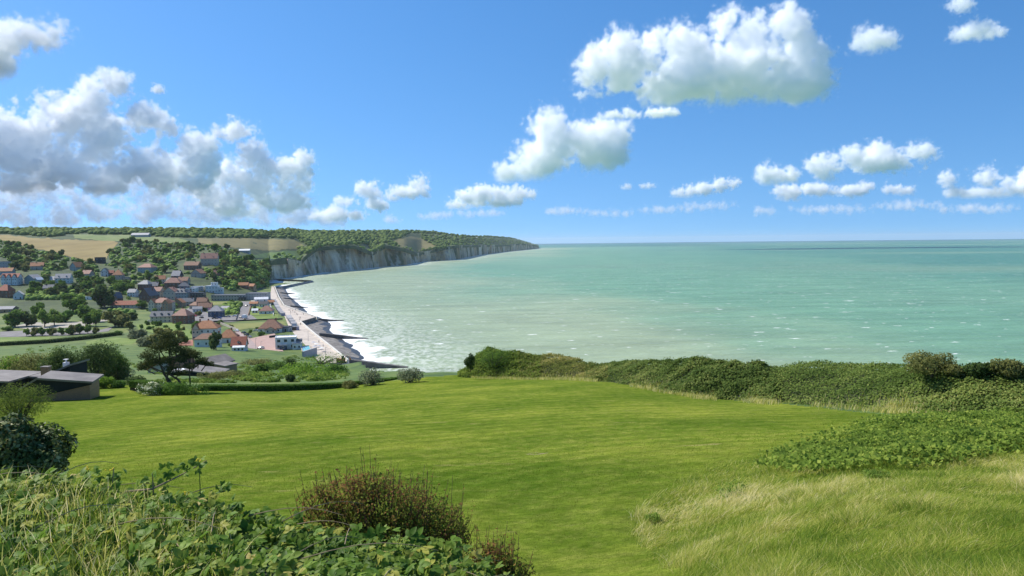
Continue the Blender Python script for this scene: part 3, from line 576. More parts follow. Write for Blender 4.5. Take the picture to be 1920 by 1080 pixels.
def house(name, label, px, py, w, d, h, rt, rh, wall, roof, rz=0., win=(3, 2), side=(2, 2), chim=((.25, 0.),), dorm=0, cat='house', loc=None, wh=1.5, ww=1.2, door=True, extra=(), scale_px=None):
    p = T(px, py) if loc is None else np.array(loc, float); rot = R(rz)
    # the pixel is the middle of the front foot: step back half the depth
    c = p[:2]+np.array([-math.sin(rot), math.cos(rot)])*d/2
    HB.append((c[0], c[1], max(w, d)*.62)); root = new(name, None, None, (c[0], c[1], p[2]-.05), rot); root.empty_display_size = .5; tag(root, label, cat)
    wm = W_[wall]; v, f = bx(-w/2, w/2, -d/2, d/2, -4, h)
    if rt == 'gx': v += [(-w/2, 0, h+rh), (w/2, 0, h+rh)]; f = f[:1]+f[2:]+[(5, 6, 9), (7, 4, 8), (4, 5, 9, 8), (6, 7, 8, 9)]
    if rt == 'gy': v += [(0, -d/2, h+rh), (0, d/2, h+rh)]; f = f[:1]+f[2:]+[(4, 5, 8), (6, 7, 9), (5, 6, 9, 8), (7, 4, 8, 9)]
    new('wall', mk('wall', v, f, wm), root)
    ro = new('roof', roofmesh(rt, w, d, h, rh, R_[roof]), root)
    for cx_, cy_ in chim:
        X, Y = cx_*w, cy_*d; new('chimney', _box('chimney', (X-.45, X+.45, Y-.35, Y+.35, h+.1, h+rh+1.3), W_['brick'] if wall != 'black' else W_['brick']), ro)
    nr = win[1]; fh = h/max(nr, 1)
    for r_ in range(win[1]):
        for k in range(win[0]):
            x = -w/2+w*(k+.5)/win[0]
            if door and r_ == 0 and k == win[0]//2: new('door', _box('door', (x-.55, x+.55, -d/2-.08, -d/2+.05, 0, min(2.2, h-.3)), doorm), root); continue
            window(root, x, -d/2, r_*fh+fh*.3, 0, min(ww, w/win[0]*.6), min(wh, fh*.55))
    fh = h/max(side[1], 1)
    for r_ in range(side[1]):
        for k in range(side[0]):
            y = -d/2+d*(k+.5)/side[0]
            for s in (-1, 1): window(root, s*w/2, y, r_*fh+fh*.3, s*math.pi/2, min(ww, d/side[0]*.6), min(wh, fh*.55))
    for k in range(dorm):
        x = -w/2+w*(k+.5)/dorm; y0 = -d/2*.72; z0 = h+rh*.18
        dm = new('dormer', mk('dormer', *joinm([bx(x-.75, x+.75, y0, y0+d*.25, z0, z0+1.5)]), wm), ro)
        new('dormer_roof', mk('dormer_roof', [(x-1, y0-.3, z0+1.45), (x+1, y0-.3, z0+1.45), (x+1, y0+d*.3, z0+1.5), (x-1, y0+d*.3, z0+1.5), (x, y0-.3, z0+2.2), (x, y0+d*.3, z0+2.2)], [(0, 4, 5, 3), (4, 1, 2, 5), (0, 1, 4), (3, 5, 2), (0, 3, 2, 1)], R_[roof]), dm)
        window(dm, x, y0, z0+.2, 0, 1., 1.1)
    return root
def wing(root, x, y, w, d, h, rt, rh, wall, roof, win=(0, 0), z=0):
    v, f = bx(-w/2, w/2, -d/2, d/2, -4, h)
    if rt == 'gy': v += [(0, -d/2, h+rh), (0, d/2, h+rh)]; f = f[:1]+f[2:]+[(4, 5, 8), (6, 7, 9), (5, 6, 9, 8), (7, 4, 8, 9)]
    if rt == 'gx': v += [(-w/2, 0, h+rh), (w/2, 0, h+rh)]; f = f[:1]+f[2:]+[(5, 6, 9), (7, 4, 8), (4, 5, 9, 8), (6, 7, 8, 9)]
    o = new('wing', mk('wing', v, f, W_[wall]), root, (x, y, z)); new('wing_roof', roofmesh(rt, w, d, h, rh, R_[roof], .35), o)
    for r_ in range(win[1]):
        for k in range(win[0]): window(o, -w/2+w*(k+.5)/win[0], -d/2, r_*h/win[1]+h/win[1]*.3, 0, min(1.2, w/win[0]*.6), min(1.5, h/win[1]*.55))
    return o
# village, nearest first
h = house('villa', 'large white villa with orange hipped roof, tallest near the promenade', 385, 637, 15.5, 11, 7.6, 'hip', 4.6, 'white', 'orange', 8, (4, 2), (3, 2), ((.05, .1), (-.3, .1)))
wing(h, -5.6, -3.2, 4.6, 8, 7.2, 'gy', 3.6, 'cream', 'orange', (2, 2))
house('villa_annexe', 'white house with brown-grey roof in front of the orange-roofed villa', 387, 651, 14, 8, 5.0, 'hip', 2.8, 'white', 'brown', 6, (3, 1), (2, 2), ((.42, .3),), door=False)
house('villa', 'white bungalow with orange hipped roof right of the big villa', 427, 643, 11.5, 10, 3.4, 'hip', 4.6, 'white', 'orange', 12, (3, 1), (2, 1), ((.15, .1),))
h = house('cottage', 'small cottage with steep red roof and white veranda by the pink road', 447, 658, 7.5, 8, 2.9, 'gx', 4.6, 'white', 'red', 10, (2, 1), (2, 1), ((-.1, .15),), 1)
wing(h, .6, -5.2, 6, 2.6, 2.3, 'gx', .7, 'white', 'white', (3, 1))
house('villa', 'brick and tile two-storey house with hipped brown roof behind the meadow', 337, 607, 13, 11, 6.6, 'hip', 5.0, 'brick', 'rust', -10, (3, 2), (2, 2), ((-.12, .1),))
house('terrace_house', 'long cream house with dark slate roof and three dormers', 302, 605, 17, 8, 5.2, 'gx', 3.8, 'cream', 'slate', 4, (5, 2), (1, 2), (), 3)
h = house('mansion', 'rambling cream mansion with several orange gabled roofs', 300, 584, 17, 12, 8.5, 'hip', 4.2, 'cream', 'rust', -8, (5, 3), (3, 3), ((.1, 0), (-.3, .1)))
wing(h, -7.5, -4.5, 6, 7, 8.6, 'gy', 3.6, 'cream', 'orange', (2, 3)); wing(h, 7, -5, 6.5, 6, 8., 'gy', 3.4, 'tanb', 'orange', (2, 3)); wing(h, 0, -6.6, 5, 3, 4.2, 'flat', 0, 'pink', 'pale', (2, 1))
house('villa', 'dark blue house with grey slate hipped roof beside the square', 403, 595, 11.5, 10, 5.4, 'hip', 4.4, 'blue', 'grey', 6, (3, 2), (2, 2), ())
house('house', 'low house with brown roof left of the dark blue house', 384, 584, 12, 9, 3.8, 'gx', 4.2, 'stone', 'brown', 14, (3, 1), (2, 1), ((.3, 0),))
house('shop', 'pale shop with grey awning roof in the village street', 370, 586, 8, 6, 3.4, 'gx', 2., 'white', 'grey', 20, (3, 1), (1, 1), ())
h = house('bungalow', 'wide bungalow with big brown hipped roof behind the white modern house', 506, 624, 16, 13, 3.2, 'hip', 5.6, 'white', 'brown', 8, (4, 1), (2, 1), ((.2, .1),))
wing(h, 1.2, -8.2, 7.5, 5, 2.6, 'gy', 2., 'cream', 'brown', (2, 1))
h = house('modern_house', 'white flat-roofed modern house beside the promenade', 536, 655, 12, 10, 6.8, 'flat', 0, 'white', 'white', 14, (3, 2), (3, 2), (), 0, ww=2.0, wh=1.8)
wing(h, 6.6, -5.4, 5.2, 5.6, 3.2, 'flat', 0, 'white', 'pale', (2, 1)); wing(h, -1.5, -6.2, 4, 3, 2.6, 'flat', 0, 'blue', 'pale', (1, 1)); wing(h, 7.2, 1.6, 4.4, 6, 4.4, 'flat', 0, 'grey', 'slate', (2, 1))
h = house('bungalow', 'white bungalow with brown hipped roof on the lawn by the beach huts', 498, 589, 11.5, 10, 3.0, 'hip', 4.2, 'white', 'rust', 6, (3, 1), (2, 1), ())
house('pavilion', 'dark-roofed pavilion behind the bungalow on the lawn', 494, 576, 8, 7, 3.2, 'gx', 2.4, 'white', 'dark', 6, (3, 1), (1, 1), ())
house('kiosk', 'small orange-roofed building left of the dark-roofed pavilion', 475, 574, 8, 6, 2.6, 'gx', 1.8, 'cream', 'orange', 4, (2, 1), (1, 1), ())
h = house('holiday_centre', 'long low grey-white building with flat roof at the foot of the wooded slope', 428, 564, 38, 12, 6.2, 'flat', 0, 'stone', 'grey', 2, (12, 2), (2, 2), (), cat='building', ww=2.)
wing(h, 31, 3, 24, 14, 7.6, 'flat', 0, 'grey', 'grey', (8, 3)); wing(h, 16, -7, 7, 3, 3.6, 'flat', 0, 'dark', 'slate', (2, 1))
house('office_block', 'dark blue-grey modern block with broad window bands', 369, 566, 14, 10, 9.6, 'flat', 0, 'dark', 'slate', 4, (4, 3), (2, 3), (), cat='building', ww=2.8)
house('townhouse', 'tall grey mansard house left of the dark modern block', 340, 565, 12, 10, 9.5, 'hip', 4., 'grey', 'slate', 6, (4, 3), (2, 3), ((.2, .1),), 3)
house('timbered_house', 'cream house with dark gable and arched openings in the village centre', 317, 561, 13, 10, 8.5, 'gy', 4.6, 'cream', 'rust', -6, (3, 2), (2, 2), ((.2, .1),))
house('barn', 'big house with dark slate gable left of the cream mansion', 271, 566, 15, 12, 6.5, 'gy', 8.2, 'brown', 'slate', -22, (3, 2), (2, 2), ((.2, .2),))
house('brick_house', 'brick house with pale grey roof above the dark gabled house', 268, 545, 14, 10, 7.5, 'hip', 4.2, 'brick', 'grey', -14, (3, 2), (2, 2), ((-.1, .1),))
house('hotel', 'brown-roofed hotel rising behind the village centre', 323, 542, 18, 12, 7.5, 'hip', 5.6, 'brown', 'rust', 6, (4, 2), (2, 2), ((-.1, .2),), cat='building')
house('tall_house', 'narrow house with pale slate roof above the brown-roofed hotel', 329, 527, 11, 9, 6.5, 'gx', 6.4, 'dark', 'grey', -8, (2, 2), (1, 2), ((.38, 0),))
h = house('white_villa', 'stepped white villa at the foot of the wooded slope', 397, 549, 14, 10, 8, 'flat', 0, 'white', 'white', 8, (4, 2), (2, 2), ())
wing(h, 2, 1, 7, 6, 11.6, 'flat', 0, 'white', 'white', (2, 4)); wing(h, 9.5, 1, 5, 7, 5, 'flat', 0, 'white', 'white', (2, 1))
house('cottage', 'low red-roofed house half hidden in trees above the long building', 456, 540, 12, 8, 3.6, 'gx', 3.4, 'brick', 'orange', 10, (3, 1), (1, 1), ())
house('cottage', 'small orange-roofed house nearest the promenade on the wooded slope', 470, 541, 8, 7, 3.2, 'gx', 3., 'tanb', 'orange', -12, (2, 1), (1, 1), ())
house('manor', 'gabled stone manor high among the trees', 392, 497, 22, 12, 9, 'gx', 7.5, 'stone', 'rust', 10, (5, 2), (2, 2), ((-.35, 0), (.35, 0)), 2)
house('house', 'dark brick house with white end below the gabled manor', 358, 506, 20, 10, 6, 'gx', 5, 'brown', 'brown', -6, (4, 2), (2, 2), ((.2, 0),))
house('house', 'white-gabled house in the trees below the dark brick house', 367, 520, 16, 10, 5.2, 'gy', 5.2, 'stone', 'brown', -20, (3, 2), (2, 2), ())
house('shed', 'white-roofed farm shed on the open hilltop', 458, 474, 18, 10, 4, 'gx', 2.6, 'grey', 'white', 8, (2, 1), (1, 1), (), cat='barn')
house('barn', 'pale grey barn on the far pasture', 262, 445, 34, 14, 5, 'gx', 4, 'grey', 'pale', 6, (2, 1), (1, 1), (), cat='barn')
# left hillside
h = house('terrace_house', 'white villa with a row of red gables at the left edge', 18, 534, 19, 10, 8.6, 'gx', 4.2, 'white', 'red', 5, (5, 2), (2, 2), ())
for k in (-6, 0, 6): wing(h, k, -4.6, 5, 3.4, 8.4, 'gy', 3.8, 'white', 'red', (2, 2))
h = house('house', 'pale green-grey house beside the red-gabled villa', 55, 533, 15, 11, 6.6, 'gy', 4.4, 'green', 'grey', -18, (3, 2), (2, 2), ())
wing(h, -9, -1.5, 8, 7, 4.4, 'flat', 0, 'stone', 'pale', (2, 1)); wing(h, 8, 0, 5.6, 8, 5, 'gy', 2.6, 'green', 'white', (2, 1))
h = house('house', 'white house with grey roof and dormers in the middle of the left hillside', 117, 531, 17, 9, 6, 'gx', 5, 'white', 'grey', 8, (4, 2), (2, 2), (), 2)
wing(h, -11.5, -.5, 8, 8, 3.8, 'gx', 4.2, 'brown', 'pale', (2, 1))
house('house', 'house with orange roof peeping out of trees below the wheat field', 69, 506, 15, 10, 5, 'gx', 4.6, 'stone', 'orange', 20, (3, 2), (2, 2), ((-.1, 0),))
house('house', 'steep orange-roofed house with slate side right of the peeping one', 137, 508, 13, 12, 5, 'gy', 6.6, 'green', 'orange', -24, (2, 2), (2, 2), ())
house('house', 'red-gabled dark house at the left edge, lowest on the hillside', 5, 558, 13, 10, 7.4, 'hip', 6, 'brown', 'red', -8, (3, 2), (2, 2), ())
h = house('house', 'small white house with grey roof beside the valley meadow', 34, 561, 8.6, 9, 4.6, 'gy', 3.8, 'white', 'pale', 24, (2, 1), (2, 1), ())
wing(h, 7, 0, 6, 6, 3, 'flat', 0, 'grey', 'slate', (1, 1))
house('house', 'square grey house above the red-gabled villa', 7, 503, 10, 9, 8.4, 'flat', 0, 'grey', 'grey', 6, (3, 2), (2, 2), ())
house('house', 'house with orange roofs directly above the red-gabled villa', 8, 516, 18, 9, 5, 'gx', 4, 'grey', 'orange', 8, (4, 1), (1, 1), ())
house('black_house', 'black slate-clad cube house on the edge of the wheat field', 186, 494, 12, 10, 8.5, 'flat', 0, 'dark', 'dark', 10, (2, 2), (2, 2), ())
h = house('house', 'white and black timbered house with red side roof', 196, 518, 9, 9, 6, 'gy', 4.5, 'white', 'dark', 14, (2, 2), (2, 2), ())
wing(h, 7.4, -1, 6.5, 7, 4, 'gx', 3.4, 'brown', 'red', (2, 1))
house('villa', 'villa with steep orange pyramid roof on the left hillside', 220, 527, 11.5, 11, 7.6, 'hip', 6, 'pink', 'orange', 12, (2, 2), (2, 2), ((0, .1),))
house('outbuilding', 'small flat-roofed outbuilding right of the villa with the orange pyramid roof', 237, 528, 7.5, 6, 5, 'flat', 0, 'pink', 'grey', 6, (2, 1), (1, 1), ())
house('villa', 'blue-green house with reddish hipped roof standing alone among trees', 271, 512, 20, 13, 7.6, 'hip', 4.6, 'green', 'rust', -10, (5, 2), (3, 2), ())
h = house('cottage', 'small cottage with two dark gables left above the long red-roofed building', 212, 565, 6.5, 8, 5.4, 'gy', 4, 'stone', 'slate', -26, (1, 2), (2, 1), ())
wing(h, 5.2, -1, 4.5, 6.5, 3.4, 'gy', 2.8, 'brown', 'slate', (1, 1))
house('long_house', 'long low building with red tiled roof near the valley trees', 233, 577, 27, 9, 2.8, 'gx', 3.8, 'cream', 'red', 4, (7, 1), (1, 1), ())
house('hut', 'white hut among the trees above the car park', 173, 562, 14, 6, 3, 'flat', 0, 'white', 'white', 4, (3, 1), (1, 1), (), cat='building')
house('sports_hall', 'low hall with pale blue-grey roof at the left edge of the valley', 4, 586, 18, 12, 3.2, 'gx', 2.2, 'tanb', 'grey', 8, (4, 1), (1, 1), (), cat='building')
house('chapel', 'brown chapel-like house on top of the far headland', 776, 441, 26, 14, 9, 'gx', 8, 'stone', 'rust', 10, (2, 1), (1, 1), (), loc=(at(776, 442, 3050)), cat='building')
house('farmhouse', 'red-roofed farmhouse far out on the headland', 880, 446, 30, 14, 7, 'gx', 7, 'white', 'red', 10, (2, 1), (1, 1), (), loc=at(880, 447, 4100))
house('farmhouse', 'white house beside the red-roofed farmhouse on the headland', 893, 447, 14, 10, 8, 'gx', 4, 'white', 'pale', 10, (2, 1), (1, 1), (), loc=at(893, 448.5, 4050))
# dark timber bungalows on the near slope
def monopitch(root, name, x, y, w, d, hl, hr, wall, roof, ov=.5, z=0):
    v, f = bx(-w/2, w/2, -d/2, d/2, -2, 0); v = v[:4]+[(-w/2, -d/2, hl), (w/2, -d/2, hr), (w/2, d/2, hr), (-w/2, d/2, hl)]
    o = new(name, mk(name, v, f, wall), root, (x, y, z)); s = (hr-hl)/w; a, b = hl-s*ov, hr+s*ov
    new('roof', mk('roof', [(-w/2-ov, -d/2-ov, a+.02), (w/2+ov, -d/2-ov, b+.02), (w/2+ov, d/2+ov, b+.02), (-w/2-ov, d/2+ov, a+.02), (-w/2-ov, -d/2-ov, a+.26), (w/2+ov, -d/2-ov, b+.26), (w/2+ov, d/2+ov, b+.26), (-w/2-ov, d/2+ov, a+.26)], bx(0, 1, 0, 1, 0, 1)[1], roof), o); return o
def asym(root, name, w, d, hl, hr, ha, xa, wall, roof, ov=.6, board=None):   # gable facing the camera, apex off centre
    v = [(-w/2, -d/2, -2), (w/2, -d/2, -2), (w/2, -d/2, hr), (xa, -d/2, ha), (-w/2, -d/2, hl)]; v += [(x, d/2, z) for x, _, z in v]
    f = [(0, 1, 2, 3, 4), (9, 8, 7, 6, 5), (1, 6, 7, 2), (0, 4, 9, 5), (2, 7, 8, 3), (4, 3, 8, 9), (0, 5, 6, 1)]
    o = new(name, mk(name, v, f, wall), root)
    for nm_, (xA, zA), (xB, zB) in (('roof', (-w/2, hl), (xa, ha)), ('roof', (xa, ha), (w/2, hr))):
        s = (zB-zA)/(xB-xA); xA2, xB2 = (xA-ov, xB) if xA < xa else (xA, xB+ov); zA2 = zA+(xA2-xA)*s; zB2 = zB+(xB2-xB)*s; y0, y1 = -d/2-ov, d/2+ov
        vv_ = [(xA2, y0, zA2+.03), (xB2, y0, zB2+.03), (xB2, y1, zB2+.03), (xA2, y1, zA2+.03), (xA2, y0, zA2+.28), (xB2, y0, zB2+.28), (xB2, y1, zB2+.28), (xA2, y1, zA2+.28)]
        new(nm_, mk(nm_, vv_, bx(0, 1, 0, 1, 0, 1)[1], roof), root)
    if board:   # dark boarded gable over the brick wall
        y = -d/2-.09; vb = [(-w/2-.3, y, hl-1.5), (w/2+.25, y, hr-.25), (w/2+.25, y, hr+.02), (xa, y, ha+.02), (-w/2-.3, y, hl-.05)]
        vb += [(a, y+.085, c) for a, _, c in vb]; new('gable_boarding', mk('gable_boarding', vb, [(0, 1, 2, 3, 4), (9, 8, 7, 6, 5)]+[(i, i+5, (i+1) % 5+5, (i+1) % 5) for i in range(5)], board), root)
    return o
lead = mat('lead_roofing', None, cols=[(.15, .125, .105), (.21, .18, .15), (.27, .235, .20)], scale=.5, rough=.55, spec=.4); board = mat('dark_boarding', None, cols=[(.012, .016, .018), (.02, .026, .028)], scale=2., stretch=(8, 8, .4))
brickw = bpy.data.materials.new('brick_wall'); brickw.use_nodes = True; t = brickw.node_tree; bt = t.nodes.new('ShaderNodeTexBrick'); bt.inputs['Scale'].default_value = 4.; bt.inputs['Color1'].default_value = (.38, .20, .11, 1); bt.inputs['Color2'].default_value = (.27, .14, .085, 1); bt.inputs['Mortar'].default_value = (.2, .16, .13, 1); bt.inputs['Mortar Size'].default_value = .012
_g = t.nodes.new('ShaderNodeTexCoord'); _m = t.nodes.new('ShaderNodeMapping'); _m.inputs['Rotation'].default_value = (math.pi/2, 0, 0); t.links.new(_g.outputs['Object'], _m.inputs[0]); t.links.new(_m.outputs[0], bt.inputs['Vector']); t.links.new(bt.outputs[0], t.nodes['Principled BSDF'].inputs['Base Color'])
b0 = at(95, 752, 93.); root = new('bungalow', None, None, (b0[0], 95.5, b0[2]-.2)); tag(root, 'brick bungalow with black boarded gable at the left edge of the lawn', 'house')
asym(root, 'wall', 7.6, 4.6, 1.95, 2.25, 3.05, -2.0, brickw, lead, .5, board)
for o in root.children: o.rotation_euler = (0, 0, R(16))
def P3(px, py, d): q = at(px, py, d); return q-np.array([b0[0], 95.5, b0[2]-.2])
q = P3(123, 704, 110); o = monopitch(root, 'rear_block', q[0], q[1], 4.0, 4.4, .15, 1.75, board, lead, .3, q[2])
v_ = new('roof_vent', mk('roof_vent', *joinm([bx(-.35, .35, -.3, .3, .9, 1.55), tube([(0, 0, 1.55), (0, 0, 1.95)], [.12, .12], 8), bx(-.28, .28, -.28, .28, 1.95, 2.03)]), frame_m), root, (q[0]-.2, q[1]+.6, q[2]+.35))
q = P3(87, 706, 99); ch = new('chimney', _box('chimney', (-.48, .48, -.4, .4, -.6, 1.3), brickw), root, q); new('chimney_cap', _box('chimney_cap', (-.56, .56, -.48, .48, 1.303, 1.4), lead), ch)
q = P3(-10, 716, 101); monopitch(root, 'side_block', q[0], q[1], 8.5, 7, .9, .5, board, lead, .3, q[2])
q = P3(100, 708, 103); monopitch(root, 'link_block', q[0], q[1], 6, 3, .35, -.1, board, lead, .3, q[2])
def spot(px, py, d): p = at(px, py, d); return np.array([p[0], d, max(p[2], 0)])
q = spot(385, 706, 150); root = new('bungalow', None, None, q, R(4)); tag(root, 'black timber bungalow with white flat porch roof beyond the clipped hedge', 'house')
asym(root, 'wall', 7.2, 6, 1.5, .7, 1.75, -3.0, board, lead, .35); monopitch(root, 'porch', -4.4, -1.6, 2.6, 3.2, 1.5, 1.56, board, R_['white'], .2)
q = spot(322, 694, 163); root = new('tiled_house', None, None, q, R(-18)); tag(root, 'house with broad orange tiled roof half hidden behind the wind-bent pines', 'house')
asym(root, 'wall', 6.4, 7, .6, .9, 3.2, 2.2, W_['grey'], R_['orange'], .4)
q = spot(402, 686, 168); root = new('bungalow', None, None, q, R(-24)); tag(root, 'black boarded bungalow with grey gabled roof behind the white-porched one', 'house')
asym(root, 'wall', 4.4, 7, 1.0, .8, 2.0, -.4, board, lead, .35); monopitch(root, 'lean_to', 4.4, -1, 3.2, 3.6, .9, .6, W_['tanb'], lead, .25)
# ------------------------------------------------------------------ trees
LG_ = 2.4
def leafm(n, *cols, tr=.48): return mat(n, None, cols=[(c[0]*LG_*1.06, c[1]*LG_, c[2]*LG_*.9) for c in cols], attr='v', trans=tr, rough=.8, spec=.05)
LM = dict(oak=leafm('oak_leaves', (.028, .055, .012), (.05, .092, .020), (.085, .14, .03)), ash=leafm('ash_leaves', (.045, .075, .016), (.08, .13, .028), (.13, .185, .045)), dark=leafm('dark_leaves', (.02, .036, .012), (.036, .06, .02), (.06, .085, .028)),
  olive=leafm('olive_leaves', (.045, .056, .018), (.08, .09, .032), (.125, .13, .05)), pine=leafm('pine_needles', (.012, .02, .008), (.03, .04, .014), (.055, .06, .02), tr=.15), willow=leafm('willow_leaves', (.05, .065, .04), (.09, .11, .07), (.15, .17, .11)), hedge=leafm('hedge_leaves', (.02, .045, .010), (.04, .085, .016), (.07, .12, .025)), bright=leafm('bright_leaves', (.04, .08, .012), (.08, .14, .02), (.13, .19, .035)))
LG_ = 2.15
bark = mat('bark', None, cols=[(.05, .04, .03), (.11, .09, .07)], scale=6.)
def treemesh(seed, w, h, tr, m, n, leaf, nl=9, flat=1., lean=0., low=.0):
    global rng
    keep = rng; rng = np.random.default_rng(seed); lob = []
    for k in range(nl):
        a = rng.random()*6.28; u = (k+.5)/nl; zz = tr+(h-tr)*(.12+.72*u); rr = w*.5*math.sin(math.pi*min(max(.18+.7*u, 0), 1))**.7*.62; s = w*.5*(.42+.22*rng.random())*(1.05-.35*u)
        lob.append((math.cos(a)*rr+lean*zz, math.sin(a)*rr, zz, s, s, s*.8*flat))
    c, nn = lobes_pts(lob, n, .5); c[:, 2] = np.maximum(c[:, 2], low)
    val = np.clip(.45+.22*rng.normal(size=n)+.5*fbm(c[:, 0]/w*6, c[:, 2]/h*6+c[:, 1]/w*4, 2), 0, 1)
    cr = leaves('crown', c, nn+np.array([0, 0, .35]), np.full(n, leaf), m, .6, .75, val)
    parts = [tube([(0, 0, -.6), (lean*tr*.5, 0, tr*.6), (lean*(tr+(h-tr)*.5), 0, tr+(h-tr)*.5)], [w*.045, w*.035, w*.015], 7)]
    for l in lob[:6]: parts.append(tube([(lean*tr*.6, 0, tr*.75), (l[0]*.6, l[1]*.6, (tr+l[2])/2), (l[0], l[1], l[2])], [w*.02, w*.014, w*.006], 5))
    tk = mk('trunk', *joinm(parts), bark); rng = keep; return cr, tk
def plant_tree(name, label, loc, meshes, s=1., rz=0., group=None, cat='tree', sz=None):
    o = new(name, None, None, loc, rz); o.scale = (s, s, sz or s); o.empty_display_size = .3; tag(o, label, cat, group); new('crown', meshes[0], o); new('trunk', meshes[1], o); return o
V = {}
for i in range(3):
    V['oak%d' % i] = treemesh(10+i, 9, 9.5, 1.6, LM['oak'], 1500, .55, 11); V['ash%d' % i] = treemesh(20+i, 8, 9, 1.8, LM['ash'], 1400, .5, 10); V['dark%d' % i] = treemesh(30+i, 9, 8, 1.0, LM['dark'], 1500, .55, 10); V['olive%d' % i] = treemesh(40+i, 9, 8, 1.2, LM['olive'], 1400, .55, 10)
    V['willow%d' % i] = treemesh(50+i, 9, 6, .4, LM['willow'], 1600, .45, 10)
    V['bush%d' % i] = treemesh(60+i, 6, 3.6, .2, [LM['hedge'], LM['oak'], LM['olive']][i], 800, .4, 8)
# valley trees told apart in the photograph: (px, base row, height in px, kind, label)
def dist_tree(px, py, hp, kind, label, wf=1., name='tree', group=None):
    p = T(px, py); s = hp*p[1]/F/max(v.co.z for v in V[kind][0].vertices); o = plant_tree(name, label, p, V[kind], s, random.random()*6.28, group); o.scale = (s*wf, s*wf, s); return o
for a in [(137,586,37,'oak0','big round dark green tree left of the valley copse',1.25), (196,577,46,'dark0','tall dark tree beside the long red-roofed building',.8), (160,600,30,'oak1','broad tree behind the car park with another close on its right',1.1), (178,604,26,'ash0','light green tree right of the broad car park tree',1.1),
   (28,613,34,'oak2','dark tree at the left end of the car park',1.2), (50,612,30,'dark1','dark tree second from the left over the car park',1.1), (73,596,30,'oak0','deep green tree standing behind the car park trees',.9), (84,613,36,'ash1','slender pale green tree above the middle of the car park',.8), (102,610,32,'ash2','pale tree right of the slender one',.9), (122,604,24,'bush0','compact round tree alone between the two parking lanes',.9),
   (164,612,26,'oak1','leaning dark tree at the right end of the car park',.8), (180,612,30,'ash0','tall tree at the right end of the car park',.7), (216,613,32,'olive0','spreading olive-green tree left of the slate terrace',1.3), (246,600,16,'dark2','dark low tree beside the slate terrace',1.3), (243,617,16,'olive1','small round tree at the end of the field path',1.), (222,628,9,'bush1','small dark bush at the end of the long hedge',1.4), (14,620,9,'bush1','lone round bush on the edge of the car park',1.4),
   (257,634,19,'willow0','grey-green willow beside the bright meadow',1.3), (303,650,38,'olive2','large grey-brown tree rising behind the wind-bent pines',1.15), (278,650,22,'willow1','pale willow thicket left of the large grey-brown tree',1.4), (330,648,30,'olive0','dull green tree right of the large grey-brown tree',1.), (316,579,14,'bush1','dark round tree in front of the cream mansion',1.4), (266,578,16,'oak2','tree in front of the dark gabled house',1.4), (372,592,10,'olive1','small tree in the village street',1.2), (382,584,9,'dark0','dark small tree in the village street',1.2)]: dist_tree(a[0], a[1], a[2], a[3], a[4], a[5])
for k, px in enumerate([50, 66, 79, 92, 99, 115, 129, 137, 150, 165, 180]):
    dist_tree(px, 630-k*.55+random.random()*2, 13+random.random()*8, ['ash%d', 'olive%d', 'oak%d'][k % 3] % (k % 3), 'small tree in the row along the front of the car park', .85, 'tree', 'row of small trees by the car park')
dist_tree(405, 656, 36, 'dark1', 'dark pine in the garden before the white annexe', .75, 'pine_tree')
# hillside trees: drawn from areas of the picture, kept off the houses
HOUSES = [(18,522,26,16),(55,523,26,14),(117,522,26,14),(69,498,12,7),(137,501,12,9),(5,546,14,14),(34,552,16,12),(7,494,9,8),(8,510,12,6),(186,487,11,8),(198,510,15,10),(220,516,13,13),(237,524,9,6),(271,503,18,10),(212,556,12,11),(233,570,28,8),(268,535,15,11),(270,555,18,12),(323,531,19,11),(329,518,12,10),(397,539,20,12),(456,534,12,6),(470,536,8,5),(392,485,17,13),(358,498,24,9),(367,512,14,9),(458,471,12,6),(450,555,56,10),(300,570,26,15),(340,553,14,14),(369,555,15,12),(317,552,15,12),(186,568,70,4)]
def clear(px, py): return not any(abs(px-a) < b_ and -c < py-b2 < c+5 for a, b2, b_, c in HOUSES)
AREAS = [([(0,452),(50,464),(112,478),(160,492),(200,492),(200,512),(180,530),(200,545),(205,562),(110,558),(50,560),(0,540)], 95, ('oak', 'dark', 'olive')), ([(205,470),(235,452),(330,455),(420,465),(460,475),(470,490),(505,492),(504,535),(470,545),(430,545),(400,528),(340,512),(300,515),(250,515),(205,500)], 120, ('oak', 'dark', 'olive')), ([(205,500),(300,512),(330,545),(260,560),(205,545)], 22, ('ash', 'oak', 'dark')), ([(420,490),(504,490),(504,540),(430,540)], 30, ('bush', 'bush', 'oak'))]
cnt = 0
WHERE = ['around the houses of the left hillside below the wheat field', 'in the wooded belt above the village centre', 'in the gardens just above the village centre', 'on the steep green slope above the long low building']
LOOK = dict(oak='deep green', dark='very dark green', olive='dull olive', ash='light green', bush='low bushy green')
for (poly, n, kinds), wh_ in zip(AREAS, WHERE):
    p = np.array(poly); k = 0; tries = 0
    while k < n and tries < n*20:
        tries += 1; px = random.uniform(p[:, 0].min(), p[:, 0].max()); py = random.uniform(p[:, 1].min(), p[:, 1].max())
        if not inpoly(np.array([px]), np.array([py]), poly)[0] or not clear(px, py): continue
        q = TF([px], [py])[0]
        if np.isnan(q[0]): continue
        kd = random.choice(kinds)+str(random.randrange(3)); s = random.uniform(.75, 1.35); plant_tree('hillside_tree', '%s rounded tree %s' % (LOOK[kd[:-1]], wh_), q, V[kd], s, random.random()*6.28, '%s trees %s' % (LOOK[kd[:-1]], wh_)); k += 1
